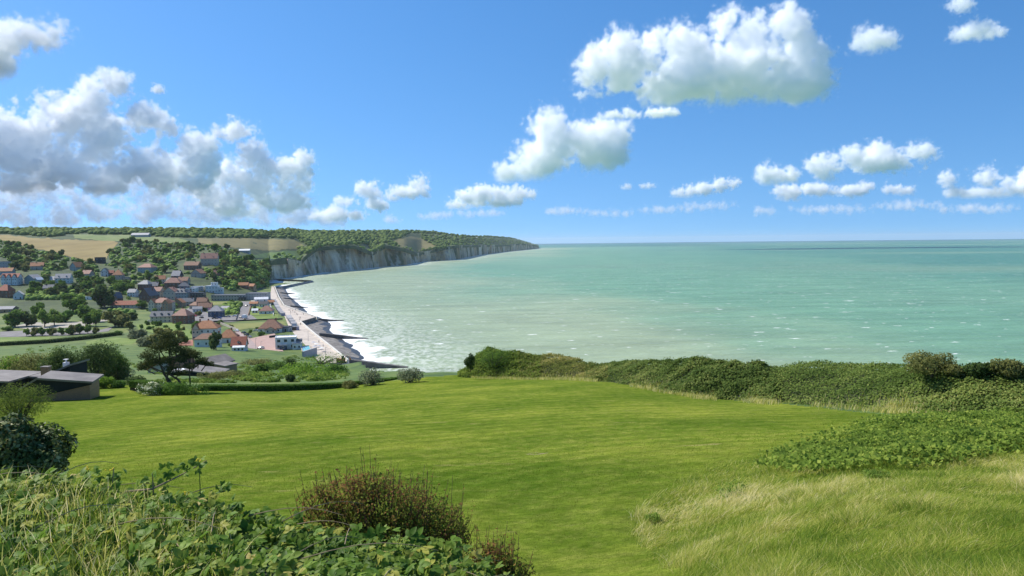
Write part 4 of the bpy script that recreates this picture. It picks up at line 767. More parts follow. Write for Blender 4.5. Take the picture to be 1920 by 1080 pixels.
# far woods: one mass of lumpy crowns along the ridge and on the headland
bm = bmesh.new(); bmesh.ops.create_icosphere(bm, subdivisions=2, radius=1); ico = np.array([v.co for v in bm.verts]); icf = np.array([[v.index for v in f.verts] for f in bm.faces]); bm.free()
def woods(name, pts, rad, m):
    n = len(pts); k = len(ico); r = rad[:, None]*np.array([1, 1, .85])[None]; ang = rng.random(n)*6.28
    d = 1+.09*rng.normal(size=(n, k))+.25*fbm(ico[None, :, 0]*1.7+np.arange(n)[:, None]*3.7, ico[None, :, 2]*1.9+ico[None, :, 1], 2)
    P = ico[None]*d[..., None]; c, s = np.cos(ang)[:, None], np.sin(ang)[:, None]; P = np.stack([P[..., 0]*c-P[..., 1]*s, P[..., 0]*s+P[..., 1]*c, P[..., 2]], -1)*r[:, None]+pts[:, None]
    P[:, :, 2] += rad[:, None]*.45; f = (icf[None]+(np.arange(n)*k)[:, None, None]).reshape(-1, 3); me = mk(name, P.reshape(-1, 3), f, m)
    fattr(me, 'v', np.clip(np.repeat(rng.random(n)*.75+.1, len(icf))+rng.normal(size=n*len(icf))*.12, 0, 1)); return tag(new(name, me), kind='stuff')
PT = []; RD = []
for px in np.arange(-60, 1010, 2.4):
    c = _colz(min(px, 1009)); dr = c[6, 0]; k = 1+int(random.random() < .6)
    for _ in range(k):
        d = dr+random.uniform(-150, 60); x = (px-960)/F*d; z = float(far_z(np.array([x]), np.array([d]))[0]); 
        if z > 0: PT.append((x, d, z)); RD.append(random.uniform(4.5, 8.5)*(1 if px < 960 else .7))
wood = [[(0,425),(480,430),(560,434),(600,440),(640,455),(560,447),(370,446),(330,446),(230,440),(140,439),(90,445),(0,438)], [(548,440),(720,434),(770,438),(735,452),(752,463),(722,457),(660,458),(600,462),(577,462)], [(790,440),(860,445),(960,450),(1005,458),(860,459),(818,463),(790,448)], [(560,466),(600,463),(580,476),(560,480)], [(690,459),(722,459),(712,470),(697,473)], [(780,474),(818,464),(850,462),(815,468)]]
for poly in wood:
    p = np.array(poly); A = np.ptp(p[:, 0])*np.ptp(p[:, 1]); n = int(A/6); X = rng.uniform(p[:, 0].min(), p[:, 0].max(), n); Y = rng.uniform(p[:, 1].min(), p[:, 1].max(), n); ok = inpoly(X, Y, poly); Q = TF(X[ok], Y[ok]); Q = Q[~np.isnan(Q[:, 0])]
    PT += [tuple(q) for q in Q]; RD += list(rng.uniform(3.2, 7., len(Q)))
woods('woodland', np.array(PT), np.array(RD), leafm('woodland_leaves', (.026, .045, .013), (.045, .07, .02), (.075, .10, .03), tr=.0))
# low scrub over the hillside and cliff top, too dense to count
PT = []; RD = []
for poly, n in [(AREAS[0][0], 700), (AREAS[1][0], 1000), (AREAS[2][0], 160), (AREAS[3][0], 380), ([(0,556),(110,558),(112,562),(0,564)], 60), ([(205,560),(260,560),(255,600),(205,590)], 60), ([(420,571),(451,571),(446,590),(420,590)], 70), ([(262,622),(330,618),(340,640),(270,645)], 60)]:
    p = np.array(poly); X = rng.uniform(p[:, 0].min(), p[:, 0].max(), n*2); Y = rng.uniform(p[:, 1].min(), p[:, 1].max(), n*2); ok = inpoly(X, Y, poly) & np.array([clear(a, b) for a, b in zip(X, Y)]); Q = TF(X[ok][:n], Y[ok][:n]); Q = Q[~np.isnan(Q[:, 0])]
    PT += [tuple(q) for q in Q]; RD += list(rng.uniform(1.2, 3.4, len(Q)))
for px in np.arange(515, 1005, 2.2):
    if random.random() < .55:
        d, z = cliff_top(px); d += random.uniform(4, 60); x = (px-960)/F*d; PT.append((x, d, float(far_z(np.array([x]), np.array([float(d)]))[0]))); RD.append(random.uniform(2., 5.))
woods('scrub', np.array(PT), np.array(RD), leafm('scrub_leaves', (.035, .06, .014), (.065, .105, .023), (.105, .15, .038), tr=.0))
# ------------------------------------------------------------------ near trees, hedges and thickets
def proj(P):
    q = (np.asarray(P, float)-np.array([0, 0, EYE])) @ M3; return 960+F*q[..., 0]/-q[..., 2], 540-F*q[..., 1]/-q[..., 2]
def gz(x, y): return near_z(np.asarray(x, float), np.asarray(y, float))
def bush(name, label, px, py, wp, hp, m, n, leaf, cat='shrub', d=None, lobes=7, flat=.9, seed=0, asp=.7, mats=None, jit=.7, base=None, dep=1.):
    p = T(px, py) if d is None else at(px, py, d); s = p[1]/F; wm, hm = wp*s, hp*s; g = np.random.default_rng(seed+int(px)); L = []
    for k in range(lobes):
        a = g.random()*6.28; r = wm*.33*g.random()**.5; rr = wm*(.2+.12*g.random()); z = hm*(.28+.5*g.random()*(1-r/wm)); L.append((math.cos(a)*r*1.2, math.sin(a)*r*dep, z, rr, rr*dep, min(rr*flat, (hm-z)*1.1+.02)))
    L.append((0, 0, hm*.35, wm*.42, wm*.36*dep, hm*.4)); L.append((wm*(g.random()-.5)*.3, 0, hm*.66, wm*.22, wm*.22*dep, hm*.34))
    c, nn = lobes_pts(L, n, .4); k = c[:, 2] > -.05; c = c[k]; nn = nn[k]
    o = new(name, None, None, p); tag(o, label, cat); o.empty_display_size = .2
    val = np.clip(.45+.2*rng.normal(size=len(c))+.6*fbm(c[:, 0]/wm*5+px, c[:, 2]/hm*5+c[:, 1]/wm*3, 2), 0, 1)
    new('foliage', leaves('foliage', c, nn+np.array([0, 0, .3]), np.full(len(c), leaf), m, jit, asp, val), o)
    parts = [tube([(0, 0, -.3), (l[0]*.5, l[1]*.5, l[2]*.6), (l[0], l[1], l[2])], [wm*.02, wm*.014, wm*.006], 5) for l in L]; new('stem', mk('stem', *joinm(parts), bark), o); return o
for a in [(60,712,95,52,'olive',5000,.13,'brown-olive dense tree at the left behind the bungalow'), (120,712,85,66,'dark',6000,.13,'dark spreading tree directly behind the bungalow'), (178,712,95,72,'dark',7000,.13,'darkest and broadest tree right of the bungalow roof'), (222,708,52,62,'oak',4000,.12,'glossy dark green tree beside the bright meadow strip'), (212,716,70,44,'olive',4500,.12,'olive tree low in front of the darkest tree'), (232,718,36,32,'willow',2500,.11,'silvery shrub at the right end of the dark trees'), (20,706,70,40,'bright',3500,.13,'light green shrub at the left edge behind the bungalow')]:
    bush('dense_tree', a[7], a[0], a[1], a[2], a[3], LM[a[4]], a[5], a[6], 'tree', d=118+random.random()*14, lobes=9)
for a in [(162,724,30,16,'hedge','clipped rounded bush beside the bungalow'), (196,728,28,24,'bright','yellow-green bush right of the clipped rounded one'), (222,727,30,13,'hedge','low green bush at the back edge of the lawn'), (700,722,46,36,'willow','grey-green windswept shrub against the surf'), (768,717,48,28,'willow','pale windswept shrub right of the grey-green one'), (660,727,30,13,'olive','low grey bush in front of the hedge'),
   (250,722,40,16,'dark','low dark shrub left of the clipped hedge'), (400,712,60,14,'olive','low shrubs in front of the black bungalows'), (440,708,70,12,'olive','rusty low shrubs right of the black bungalows'), (545,690,26,18,'dark','dark round bush on the green slope above the promenade'), (488,700,34,18,'oak','round bush on the green slope left of the dark one'), (520,693,50,14,'oak','spreading bush in the middle of the green slope'), (600,684,90,20,'bright','bright green scrub on the slope above the slipway'), (560,702,110,18,'bright','long green scrub in front of the bright scrub'), (545,716,20,14,'dark','small dark bush just behind the long hedge'), (475,684,60,10,'olive','low scrub patch at the top of the green slope'), (630,700,60,16,'hedge','green scrub above the end of the sea wall')]:
    bush('shrub', a[5], a[0], a[1], a[2], a[3], LM[a[4]], 1800, .11 if a[1] > 704 else .2)
tam = leafm('tamarisk_leaves', (.03, .05, .012), (.06, .09, .02), (.11, .14, .035)); bush('tamarisk', 'feathery green bush in front of the brick bungalow', 38, 792, 120, 78, tam, 9000, .07, d=58, asp=.3, lobes=10)
# wind-bent pines
def pine(label, px, py, d, crown, trunks, n):
    p = at(px, py, d); s = d/F; o = new('pine_tree', None, None, p); tag(o, label, 'tree'); Lp = []
    for cx_, cy_, rx, ry in crown: Lp.append(((cx_-px)*s, random.uniform(-.8, .8), (py-cy_)*s, rx*s, rx*s*.9, ry*s))
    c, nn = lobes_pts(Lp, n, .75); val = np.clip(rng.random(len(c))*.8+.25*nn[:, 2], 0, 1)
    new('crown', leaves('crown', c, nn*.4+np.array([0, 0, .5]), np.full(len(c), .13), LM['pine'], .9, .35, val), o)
    parts = [tube([((a-px)*s, random.uniform(-.2, .2), (py-b)*s) for a, b in tr], np.linspace(r0, r1, len(tr)), 7) for tr, r0, r1 in trunks]
    for l in Lp: parts.append(tube([(l[0]*.55+.2, 0, l[2]*.72), (l[0]*.8, l[1]*.6, l[2]*.9), (l[0], l[1], l[2])], [.09, .06, .02], 5))
    new('trunk', mk('trunk', *joinm(parts), bark), o)
pine('large wind-bent pine with bare twisted trunks in the island bed', 322, 728, 103, [(300,650,24,10),(322,640,26,12),(285,664,20,9),(335,655,22,10),(272,683,16,8),(296,676,22,8),(325,672,16,8),(345,668,14,8),(318,626,16,8),(325,690,18,9),(335,700,14,7),(262,690,10,6)],
  [([(325,730),(318,714),(308,700),(302,684),(300,660)], .22, .08), ([(323,730),(314,708),(320,690),(322,660),(322,635)], .2, .06), ([(345,730),(334,712),(318,702),(300,694),(282,684)], .18, .06), ([(318,702),(330,680),(340,662)], .12, .05)], 9000)
pine('smaller thin-trunked pine right of the large one', 357, 729, 102, [(352,660,14,8),(365,664,14,8),(345,672,12,7),(380,675,13,7),(362,684,14,6),(392,682,10,5)], [([(357,730),(356,705),(358,685),(360,660)], .12, .05), ([(356,700),(368,686),(382,676)], .07, .03)], 3600)
# island bed
bush('island_bush', 'dark evergreen island bed under the pines', 330, 741, 100, 22, LM['hedge'], 6000, .09, d=99, lobes=12, dep=.6)
bush('flowering_bush', 'white-flowered bush at the left end of the island bed', 285, 740, 48, 24, leafm('white_blossom', (.03, .06, .015), (.06, .10, .03), (.60, .60, .52), tr=.2), 4000, .08, d=98, lobes=7)
def hedge(label, pts, hh, wd, m, n, leaf, ds):
    P = np.array([at(a, b, d) for (a, b), d in zip(pts, ds)]); Q = resamp(P, 40); c0 = Q[len(Q)//2].copy(); u = rng.random(n)*39; i = np.minimum(u.astype(int), 38); f = (u-i)[:, None]; B = Q[i]*(1-f)+Q[i+1]*f
    T_ = Q[i+1]-Q[i]; T_ /= np.linalg.norm(T_, axis=1)[:, None]; N_ = np.stack([T_[:, 1], -T_[:, 0], np.zeros(n)], 1); face = rng.random(n); nn = np.zeros((n, 3)); lum = .08*fbm(u*1.3, face*9, 2)
    k1 = face < .45; nn[k1] = N_[k1]; k2 = (face >= .45) & (face < .85); nn[k2] = (0, 0, 1); k3 = face >= .85; nn[k3] = -N_[k3]
    off = np.where(k2, rng.uniform(-1, 1, n), np.where(k1, 1, -1))*wd/2; z = np.where(k2, hh, rng.random(n)*hh); c = B+N_*(off+lum)[:, None]; c[:, 2] += z+lum
    o = new('hedge', None, None, c0); tag(o, label, 'hedge'); new('foliage', leaves('foliage', c-c0, nn, np.full(n, leaf), m, .55, .75), o)
    A = Q-c0; core = []
    for k in range(len(Q)-1):
        a, b = A[k], A[k+1]; t_ = b-a; t_ = t_/np.linalg.norm(t_); nv = np.array([t_[1], -t_[0], 0])*wd*.4; core.append(([a-nv-(0, 0, .5), a+nv-(0, 0, .5), b+nv-(0, 0, .5), b-nv-(0, 0, .5), a-nv+(0, 0, hh*.9), a+nv+(0, 0, hh*.9), b+nv+(0, 0, hh*.9), b-nv+(0, 0, hh*.9)], bx(0, 1, 0, 1, 0, 1)[1]))
    new('branches', mk('branches', *joinm(core), mat('hedge_twigs', (.015, .02, .01))), o)
hedge('long clipped hedge along the far edge of the lawn', [(372,733),(440,733),(540,732),(640,728),(720,720),(765,715)], .85, 1.2, LM['hedge'], 16000, .08, [106, 107, 109, 113, 118, 122])
hedge('short clipped hedge left of the island bed', [(250,724),(270,726),(292,728)], .85, 1.4, LM['hedge'], 4000, .08, [106, 105, 104])
hedge('long field hedge between the meadow and the car park', [(0,648),(90,643),(160,636),(215,629)], 2.2, 4, LM['dark'], 5000, .3, [float(T(0, 648)[1]), float(T(90, 643)[1]), float(T(160, 636)[1]), float(T(215, 629)[1])])
# thickets on the cliff edge: an envelope between foot line and sky line
TOP = [(840,706),(872,690),(893,663),(915,648),(950,657),(975,658),(1000,663),(1040,664),(1085,671),(1100,681),(1125,684),(1150,677),(1200,675),(1260,674),(1320,670),(1380,674),(1420,677),(1440,687),(1480,683),(1530,679),(1600,680),(1690,682),(1750,682),(1850,692),(1920,694),(2100,690),(2500,690)]
FOOT = [(840,708),(870,707),(900,709),(1000,712),(1100,717),(1180,723),(1250,733),(1300,744),(1400,754),(1500,763),(1600,769),(1720,776),(1800,773),(1920,766),(2500,762)]
FD = [(840,121),(1000,108),(1100,97),(1300,71),(1500,60),(1720,50),(1920,45),(2500,42)]
def env(px, v):     # v 0 foot .. 1 crest .. 1.5 back
    d0 = np.interp(px, *zip(*FD)); foot = at(px, np.interp(px, *zip(*FOOT)), d0); dt = d0+7+3*np.sin(px*.013); top = at(px, np.interp(px, *zip(*TOP)), dt); w1 = np.minimum(v, 1)[..., None]
    P = foot+(top-foot)*w1; P[..., 2] += np.sin(np.pi*np.minimum(v, 1))*.45
    b = np.maximum(v-1, 0)[..., None]; P = P+b*np.array([0, 6., -5.]); return P
def thicket(label, a, b, m, n, leaf, lump=.35, ms=1.):
    a -= 14; b += 14; px = rng.uniform(a, b, n); v = rng.random(n)**.85*1.2-.07; P = env(px, v); e1 = env(px+4, v)-P; e2 = env(px, v+.04)-P; nn = np.cross(e1, e2); nn /= np.linalg.norm(nn, axis=1)[:, None]+1e-9
    l = fbm(P[:, 0]/1.6, P[:, 1]/1.6+P[:, 2], 3); fade = np.clip(np.minimum(px-a, b-px)/14, 0, 1); P = P+nn*(lump*l+.12*rng.normal(size=n)-.1)[:, None]; c0 = P.mean(0); c0[2] = P[:, 2].min()
    o = new('bramble_thicket', None, None, c0); tag(o, label, 'thicket'); val = np.clip(.42+.22*rng.normal(size=n)+.7*fbm(P[:, 0]/3+7, P[:, 1]/3+P[:, 2]*.7, 3), 0, 1)
    new('foliage', leaves('foliage', P-c0, nn+np.array([0, 0, .4]), np.full(n, leaf), m, .6, .75, val), o)
    gp = np.linspace(a+12, b-12, 50); gv = np.linspace(-.3, 1.6, 14); GP, GV = np.meshgrid(gp, gv); Q = env(GP, GV); Q[..., 2] -= .42+.15*GV; Q[..., 1] += .4; new('inner_sheet', mk('inner_sheet', (Q-c0).reshape(-1, 3), gridf(14, 50), mat('thicket_inner_sheet', None, cols=[(.02, .03, .012), (.05, .06, .02)], scale=2.)), o)  # solid dark sheet added inside the leaves to block the view through
thicket('tall green thicket with rounded top at the far end of the lawn', 872, 1000, leafm('thicket_a', (.04, .07, .013), (.08, .12, .022), (.14, .18, .04)), 18000, .11, .6)
thicket('straw and olive thicket between the tall thicket and the dip', 985, 1125, leafm('thicket_b', (.055, .075, .018), (.11, .125, .034), (.22, .20, .08)), 17000, .10, .5)
thicket('dark grey-green bramble thicket in the middle of the cliff edge', 1110, 1442, leafm('thicket_c', (.035, .06, .016), (.07, .105, .028), (.14, .16, .055)), 40000, .10, .55)
thicket('broad bramble bank filling the right of the cliff edge', 1430, 2450, leafm('thicket_d', (.045, .075, .018), (.085, .125, .032), (.16, .185, .06)), 75000, .085, .4)
for a in [(882,692,20,32,'dark','small dark columnar shrub at the tip of the tall thicket',112), (1747,699,92,36,'olive','largest round shrub standing above the bramble bank',52), (1838,703,52,24,'dark','low dark shrub between the two larger ones on the bramble bank',50), (1895,704,60,30,'olive','shrub at the right edge above the bramble bank',49), (1790,700,40,16,'olive','small bush touching the right side of the largest round shrub',51), (925,690,70,44,'oak','dark hawthorn crowning the tall thicket',116)]:
    bush('shrub', a[5], a[0], a[1], a[2], a[3], LM[a[4]], 3500, .075, d=a[6])
# ------------------------------------------------------------------ grasses
def blades(name, B, hgt, wid, lean, m, val, seg=3, curl=.6):
    n = len(B); a = rng.random(n)*6.28; side = np.stack([np.cos(a), np.sin(a), np.zeros(n)], 1)*(wid*.5)[:, None]; V_ = []
    for k in range(seg+1):
        u = k/seg; c = B+lean*(u**1.7)[..., None] if False else B+lean*(u**1.7); c = c+np.array([0, 0, 1])*(hgt*(u-curl*.35*u*u))[:, None]; w_ = 1-u**2*.9
        if k < seg: V_ += [c-side*w_, c+side*w_]
        else: V_ += [c]
    P = np.stack(V_, 1); k = P.shape[1]; o = (np.arange(n)*k)[:, None]; tris = []
    for s in range(seg-1): tris += [[2*s, 2*s+1, 2*s+3], [2*s, 2*s+3, 2*s+2]]
    tris.append([2*seg-2, 2*seg-1, 2*seg]); f = (o[:, None]+np.array(tris)[None]).reshape(-1, 3); me = mk(name, P.reshape(-1, 3), f, m)
    fattr(me, 'v', np.repeat(val, len(tris))); return me
longg = mat('long_grass', None, cols=[(.08, .15, .012), (.19, .29, .025), (.40, .42, .065), (.68, .60, .22), (.84, .75, .42)], attr='v', trans=.5, rough=.6, spec=.15)
LG = [(1290,1082),(1240,1060),(1192,1005),(1197,965),(1215,945),(1300,895),(1430,862),(1500,872),(1650,862),(1800,852),(1920,825),(2500,790),(2700,1500),(1450,1500)]
N0 = 420000; y = np.exp(rng.uniform(np.log(5.5), np.log(34), N0)); x = y*rng.uniform(.08, 1.25, N0); z = gz(x, y); px, py = proj(np.stack([x, y, z], 1)); ok = inpoly(px+22*fbm(x*1.1, y*1.1, 3)+rng.normal(size=N0)*9, py+14*fbm(x*1.1+9, y*1.1, 3)+rng.normal(size=N0)*5, LG)
x, y, z = x[ok], y[ok], z[ok]; keep = rng.random(len(x)) < np.clip(y/16, .25, 1); x, y, z = x[keep], y[keep], z[keep]; n = len(x)
patch = fbm(x/2.6, y/2.6, 3); clump = fbm(x*1.1+5, y*1.1, 2); h = (.17+.18*rng.random(n))*(1+.9*clump)*np.clip(.8+.6*patch, .4, 1.4)
band = np.clip(1-abs(y-(21+2*np.sin(x*.4)))/5, 0, 1)
val = np.clip(.25+.40*patch+.35*fbm(x*.9+31, y*.9, 3)+.17*rng.normal(size=n)+.28*band+.3*(rng.random(n) < .15), 0, 1)
ang = .2+3.0*fbm(x/.8+3, y/.8, 3)+.9*rng.normal(size=n); L_ = np.stack([np.cos(ang), np.sin(ang), np.zeros(n)], 1)*(h*(.4+1.1*rng.random(n)))[:, None]
tag(new('long_grass', blades('long_grass', np.stack([x, y, z-.03], 1), h, np.clip(.0045*y/8, .007, .022)*(.7+.6*rng.random(n)), L_, longg, val)), 'tall wind-combed grass on the mound', 'grass', kind='stuff')
print('long grass', n)
# straw tufts along the foot of the thickets
px = np.concatenate([rng.uniform(1180, 1345, 2600), rng.normal(1430, 14, 1200), rng.normal(1690, 22, 1200), rng.uniform(1520, 1800, 900), rng.uniform(880, 1120, 5000)]); d = np.interp(px, *zip(*FD))+rng.normal(size=len(px))*.9-.2
x = (px-960)/F*d; z = np.maximum(gz(x, d), env(px, np.clip((d-np.interp(px, *zip(*FD)))/8, 0, 1))[:, 2]-.1); n = len(x); h = .22+.4*rng.random(n)
tag(new('dry_grass', blades('dry_grass', np.stack([x, d, z], 1), h, np.full(n, .035), np.stack([h*.5, h*.2, 0*h], 1)*rng.random((n, 1)), longg, np.clip(.6+.25*rng.normal(size=n), 0, 1), 2)), 'straw-coloured grass along the foot of the thickets', 'grass', kind='stuff')
# short blades of the lawn where they are near enough to show
N0 = 260000; y = np.exp(rng.uniform(np.log(11), np.log(60), N0)); x = y*rng.uniform(-.78, .62, N0); z = gz(x, y); px, py = proj(np.stack([x, y, z], 1)); ok = ~inpoly(px, py, LG) & (py < 1120) & (rng.random(N0) < np.clip((58-y)/34, 0, 1))
x, y, z = x[ok], y[ok], z[ok]; n = len(x); h = (.025+.025*rng.random(n))*np.clip(y/22, .8, 1.4); val = np.clip(.32+.5*fbm(x/5, y/3, 3)+.12*rng.normal(size=n), 0, .62)
lawnb = mat('lawn_blades', None, cols=[(.085, .135, .012), (.13, .18, .015), (.185, .21, .03), (.27, .25, .08)], attr='v', trans=.45, rough=.8, spec=.03)
tag(new('lawn_grass', blades('lawn_grass', np.stack([x, y, z-.005], 1), h, np.clip(.0007*y, .010, .04), np.stack([h*.6, h*.1, 0*h], 1)*rng.random((n, 1)), lawnb, val, 1)), 'short mown grass of the wide lawn', 'grass', kind='stuff')
# ------------------------------------------------------------------ bramble leaf and thickets near the camera
def leafshape(L_, W_l, fold=.25, nseg=4):
    u = np.linspace(0, 1, nseg+1); wv = W_l*np.sin(np.pi*np.clip(u*.93+.05, 0, 1))**.8*(1-.25*u); mid = [(0, L_*a, -.18*L_*a*a) for a in u]; V_ = []; 
    for k in range(nseg+1): V_ += [(-wv[k], L_*u[k], mid[k][2]+fold*wv[k]), mid[k], (wv[k], L_*u[k], mid[k][2]+fold*wv[k])]
    f = []
    for k in range(nseg): a = 3*k; f += [(a, a+1, a+4, a+3), (a+1, a+2, a+5, a+4)]
    return np.array(V_, float), f
def trifol(s, nseg=4, three=True):
    v, f = leafshape(s, s*.36, .25, nseg); out = [(v+np.array([0, s*.25, 0]), f)]
    if three:
        for sg in (-1, 1):
            a = sg*1.15; c_, s_ = math.cos(a), math.sin(a); q = v*.82; q = np.stack([q[:, 0]*c_-q[:, 1]*s_, q[:, 0]*s_+q[:, 1]*c_, q[:, 2]], 1); q[:, 1] += s*.2; out.append((q, f))
    return joinm(out)
def rotset(n, nrm, jit):
    nn = nrm+rng.normal(size=(n, 3))*jit; nn /= np.linalg.norm(nn, axis=1)[:, None]; t_ = rng.normal(size=(n, 3)); t_ -= (t_*nn).sum(1)[:, None]*nn; t_ /= np.linalg.norm(t_, axis=1)[:, None]; b_ = np.cross(t_, nn); return b_, t_, nn
def scatter(name, shape, C0, nrm, size, m, jit, val):
    v, f = shape; v = np.array(v); n = len(C0); b_, t_, nn = rotset(n, nrm, jit); P = C0[:, None]+(v[None, :, :1]*b_[:, None]+v[None, :, 1:2]*t_[:, None]+v[None, :, 2:]*nn[:, None])*size[:, None, None]
    fa = np.array(f); F_ = (fa[None]+(np.arange(n)*len(v))[:, None, None]).reshape(-1, fa.shape[1]); me = mk(name, P.reshape(-1, 3), F_, m, True); fattr(me, 'v', np.repeat(val, len(fa))); return me
bramble = mat('bramble_leaves', None, cols=[(.05, .105, .014), (.11, .20, .024), (.19, .275, .038), (.33, .36, .065), (.50, .41, .13)], attr='v', trans=.42, rough=.5, spec=.14)
bleaf = []
for k, c in enumerate([(.085, .165, .022), (.145, .25, .032), (.23, .33, .05), (.40, .40, .07)]): bleaf.append(mat('bramble_leaf_%s' % 'dark mid light yellowed'.split()[k], tuple(x*.8 for x in c), tuple(x*1.2 for x in c), scale=30., rough=.5, spec=.14, trans=.42))
# right-hand bramble patch beyond the long grass
RB = [(1430,868),(1480,848),(1560,818),(1700,784),(1850,768),(1925,762),(2300,745),(2300,800),(1920,826),(1800,852),(1650,862),(1520,876)]
N0 = 90000; y = rng.uniform(22, 46, N0); x = y*rng.uniform(.3, .95, N0); z = gz(x, y)+.3; px, py = proj(np.stack([x, y, z], 1)); ok = inpoly(px+10*fbm(x, y, 2)+rng.normal(size=N0)*16, py+6*fbm(x+4, y, 2)+rng.normal(size=N0)*7, RB); x, y = x[ok], y[ok]; n = len(x); top = .22+.5*np.clip(.5+fbm(x/1.6, y/1.6, 3), 0, 1)
z = gz(x, y)+top*(1-.5*rng.random(n)**2); c0 = np.array([x.mean(), y.mean(), z.min()]); o = new('bramble_patch', None, None, c0); tag(o, 'leafy green bramble patch between the long grass and the cliff-edge bank', 'thicket')
new('foliage', leaves('foliage', np.stack([x, y, z], 1)-c0, np.tile([(-.25, -.3, 1.)], (n, 1)), np.full(n, .075), leafm('bramble_patch_leaves', (.045, .075, .014), (.09, .14, .024), (.17, .21, .045)), .8, .75, np.clip(.45+.22*rng.normal(size=n)+.5*fbm(x, y, 2), 0, 1)), o)
# bramble bank in front of the camera
def bank(px, d):
    r = np.interp(px, [-400, 0, 100, 200, 330, 440, 540, 620, 700, 850, 960, 1010], [860, 884, 893, 908, 935, 952, 968, 972, 998, 1030, 1076, 1120]); zr = at(px, r, 5.4)[..., 2]; zn = np.interp(px, [-400, 0, 500, 900, 1010], [68.5, 68.45, 68.35, 68.1, 67.9])
    z = zn+(zr-zn)*np.clip((d-2.4)/3.0, 0, 1.0); return z-np.maximum(d-5.4, 0)*1.1
def bank_pts(n, d0=2.5, d1=6.4, a0=-330, a1=1000):
    d = rng.uniform(d0, d1, n); px = rng.uniform(a0, a1, n); keep = rng.random(n) < (d/d1); d, px = d[keep], px[keep]; x = (px-960)/F*d; z = bank(px, d); return np.stack([x, d, z], 1), px
P, px = bank_pts(21000); n = len(P); lum = fbm(P[:, 0]*2.2, P[:, 1]*2.2, 3); depth = rng.random(n)**1.6*.28; P[:, 2] += .16*lum-depth
c0 = np.array([-2., 4.5, 67.3]); BB = new('bramble_bank', None, None, c0); tag(BB, 'leafy bramble growing across the bottom left in front of the lawn', 'bramble')
nv = np.tile(np.array([(-.2, -.45, 1.)]), (n, 1)); val = np.clip(.36+.2*rng.normal(size=n)+.3*lum+.25*(rng.random(n) < .08), 0, 1)
new('foliage', scatter('foliage', trifol(1., 3), P-c0, nv, .028+.045*rng.random(n)**1.4, bramble, .5, val), BB)['kind'] = 'stuff'
shapes = [mk('leaf', *trifol(1., 4), bleaf[k], True) for k in range(4)]
P, px = bank_pts(900); P[:, 2] += .16*fbm(P[:, 0]*2.2, P[:, 1]*2.2, 3)+.02; u, v_ = proj(P); k = (v_ < 1085) & (u > 0) & (u < 985); P = P[k][:300]
b_, t_, nn = rotset(len(P), np.tile(np.array([(-.2, -.5, 1.)]), (len(P), 1)), .38)
for i in range(len(P)):
    o = new('leaf', shapes[random.choice([0, 1, 1, 1, 2, 2, 3])], BB); s = random.uniform(.045, .082); m4 = Matrix(((b_[i][0], t_[i][0], nn[i][0]), (b_[i][1], t_[i][1], nn[i][1]), (b_[i][2], t_[i][2], nn[i][2]))).to_4x4(); o.matrix_local = Matrix.Translation(P[i]-c0) @ m4 @ Matrix.Scale(s, 4)
parts = []
cane = mat('bramble_canes', None, cols=[(.22, .16, .09), (.38, .30, .18)], scale=8.)
for k in range(34):
    p, _ = bank_pts(3); 
    if not len(p): continue
    p = p[0]; a = random.uniform(-.6, 2.4); L_ = random.uniform(.35, .9); q = [p+np.array([math.cos(a)*L_*u, math.sin(a)*L_*.5*u, -.03+.14*math.sin(u*2.4)*L_-.05*u]) for u in np.linspace(0, 1, 6)]; parts.append(tube(np.array(q)-c0, np.linspace(.004, .0015, 6), 5))
def cp(*pts): return [at(a, b, d) for a, b, d in pts]
parts.append(tube(np.array(cp((235,922,5.3), (285,917,5.3), (325,898,5.35), (350,885,5.4), (388,863,5.45)))-c0, [.008, .008, .006, .005, .003], 6)); parts.append(tube(np.array(cp((288,940,5.3), (287,915,5.3), (286,888,5.3)))-c0, [.006, .005, .003], 5)); parts.append(tube(np.array(cp((88,890,5.6), (96,870,5.6), (104,852,5.6)))-c0, [.004, .003, .002], 5)); parts.append(tube(np.array(cp((210,930,5.3), (211,905,5.3), (213,878,5.3)))-c0, [.006, .005, .003], 5))
new('canes', mk('canes', *joinm(parts[:-4]), cane), BB)['kind'] = 'stuff'
for q in parts[-4:]: new('cane', mk('cane', *q, cane), BB)
for a in [(265,905), (275,915), (310,890), (320,882), (298,905), (345,882), (352,876), (372,862), (205,898), (216,888), (183,892), (170,898), (410,915), (430,920), (355,930)]:   # sprays on the canes
    q = at(a[0], a[1], 5.35); b_, t_, nn = rotset(5, np.tile(np.array([(-.2, -.6, .8)]), (5, 1)), .5)
    for i in range(5):
        o = new('leaf', shapes[random.choice([0, 1, 2])], BB); s = random.uniform(.035, .055); m4 = Matrix(((b_[i][0], t_[i][0], nn[i][0]), (b_[i][1], t_[i][1], nn[i][1]), (b_[i][2], t_[i][2], nn[i][2]))).to_4x4(); o.matrix_local = Matrix.Translation(q-c0+np.array(rng.normal(size=3)*.03)) @ m4 @ Matrix.Scale(s, 4)
# added solid dark sheet under the bank leaves, as in the thickets
gp = np.linspace(-500, 1000, 40); gd = np.linspace(1.6, 7.4, 24); GP, GD = np.meshgrid(gp, gd); Q = np.stack([(GP-960)/F*GD, GD, bank(GP, GD)-.27], -1); new('inner_sheet', mk('inner_sheet', (Q-c0).reshape(-1, 3), gridf(24, 40), MATS['thicket_inner_sheet'], True), BB)
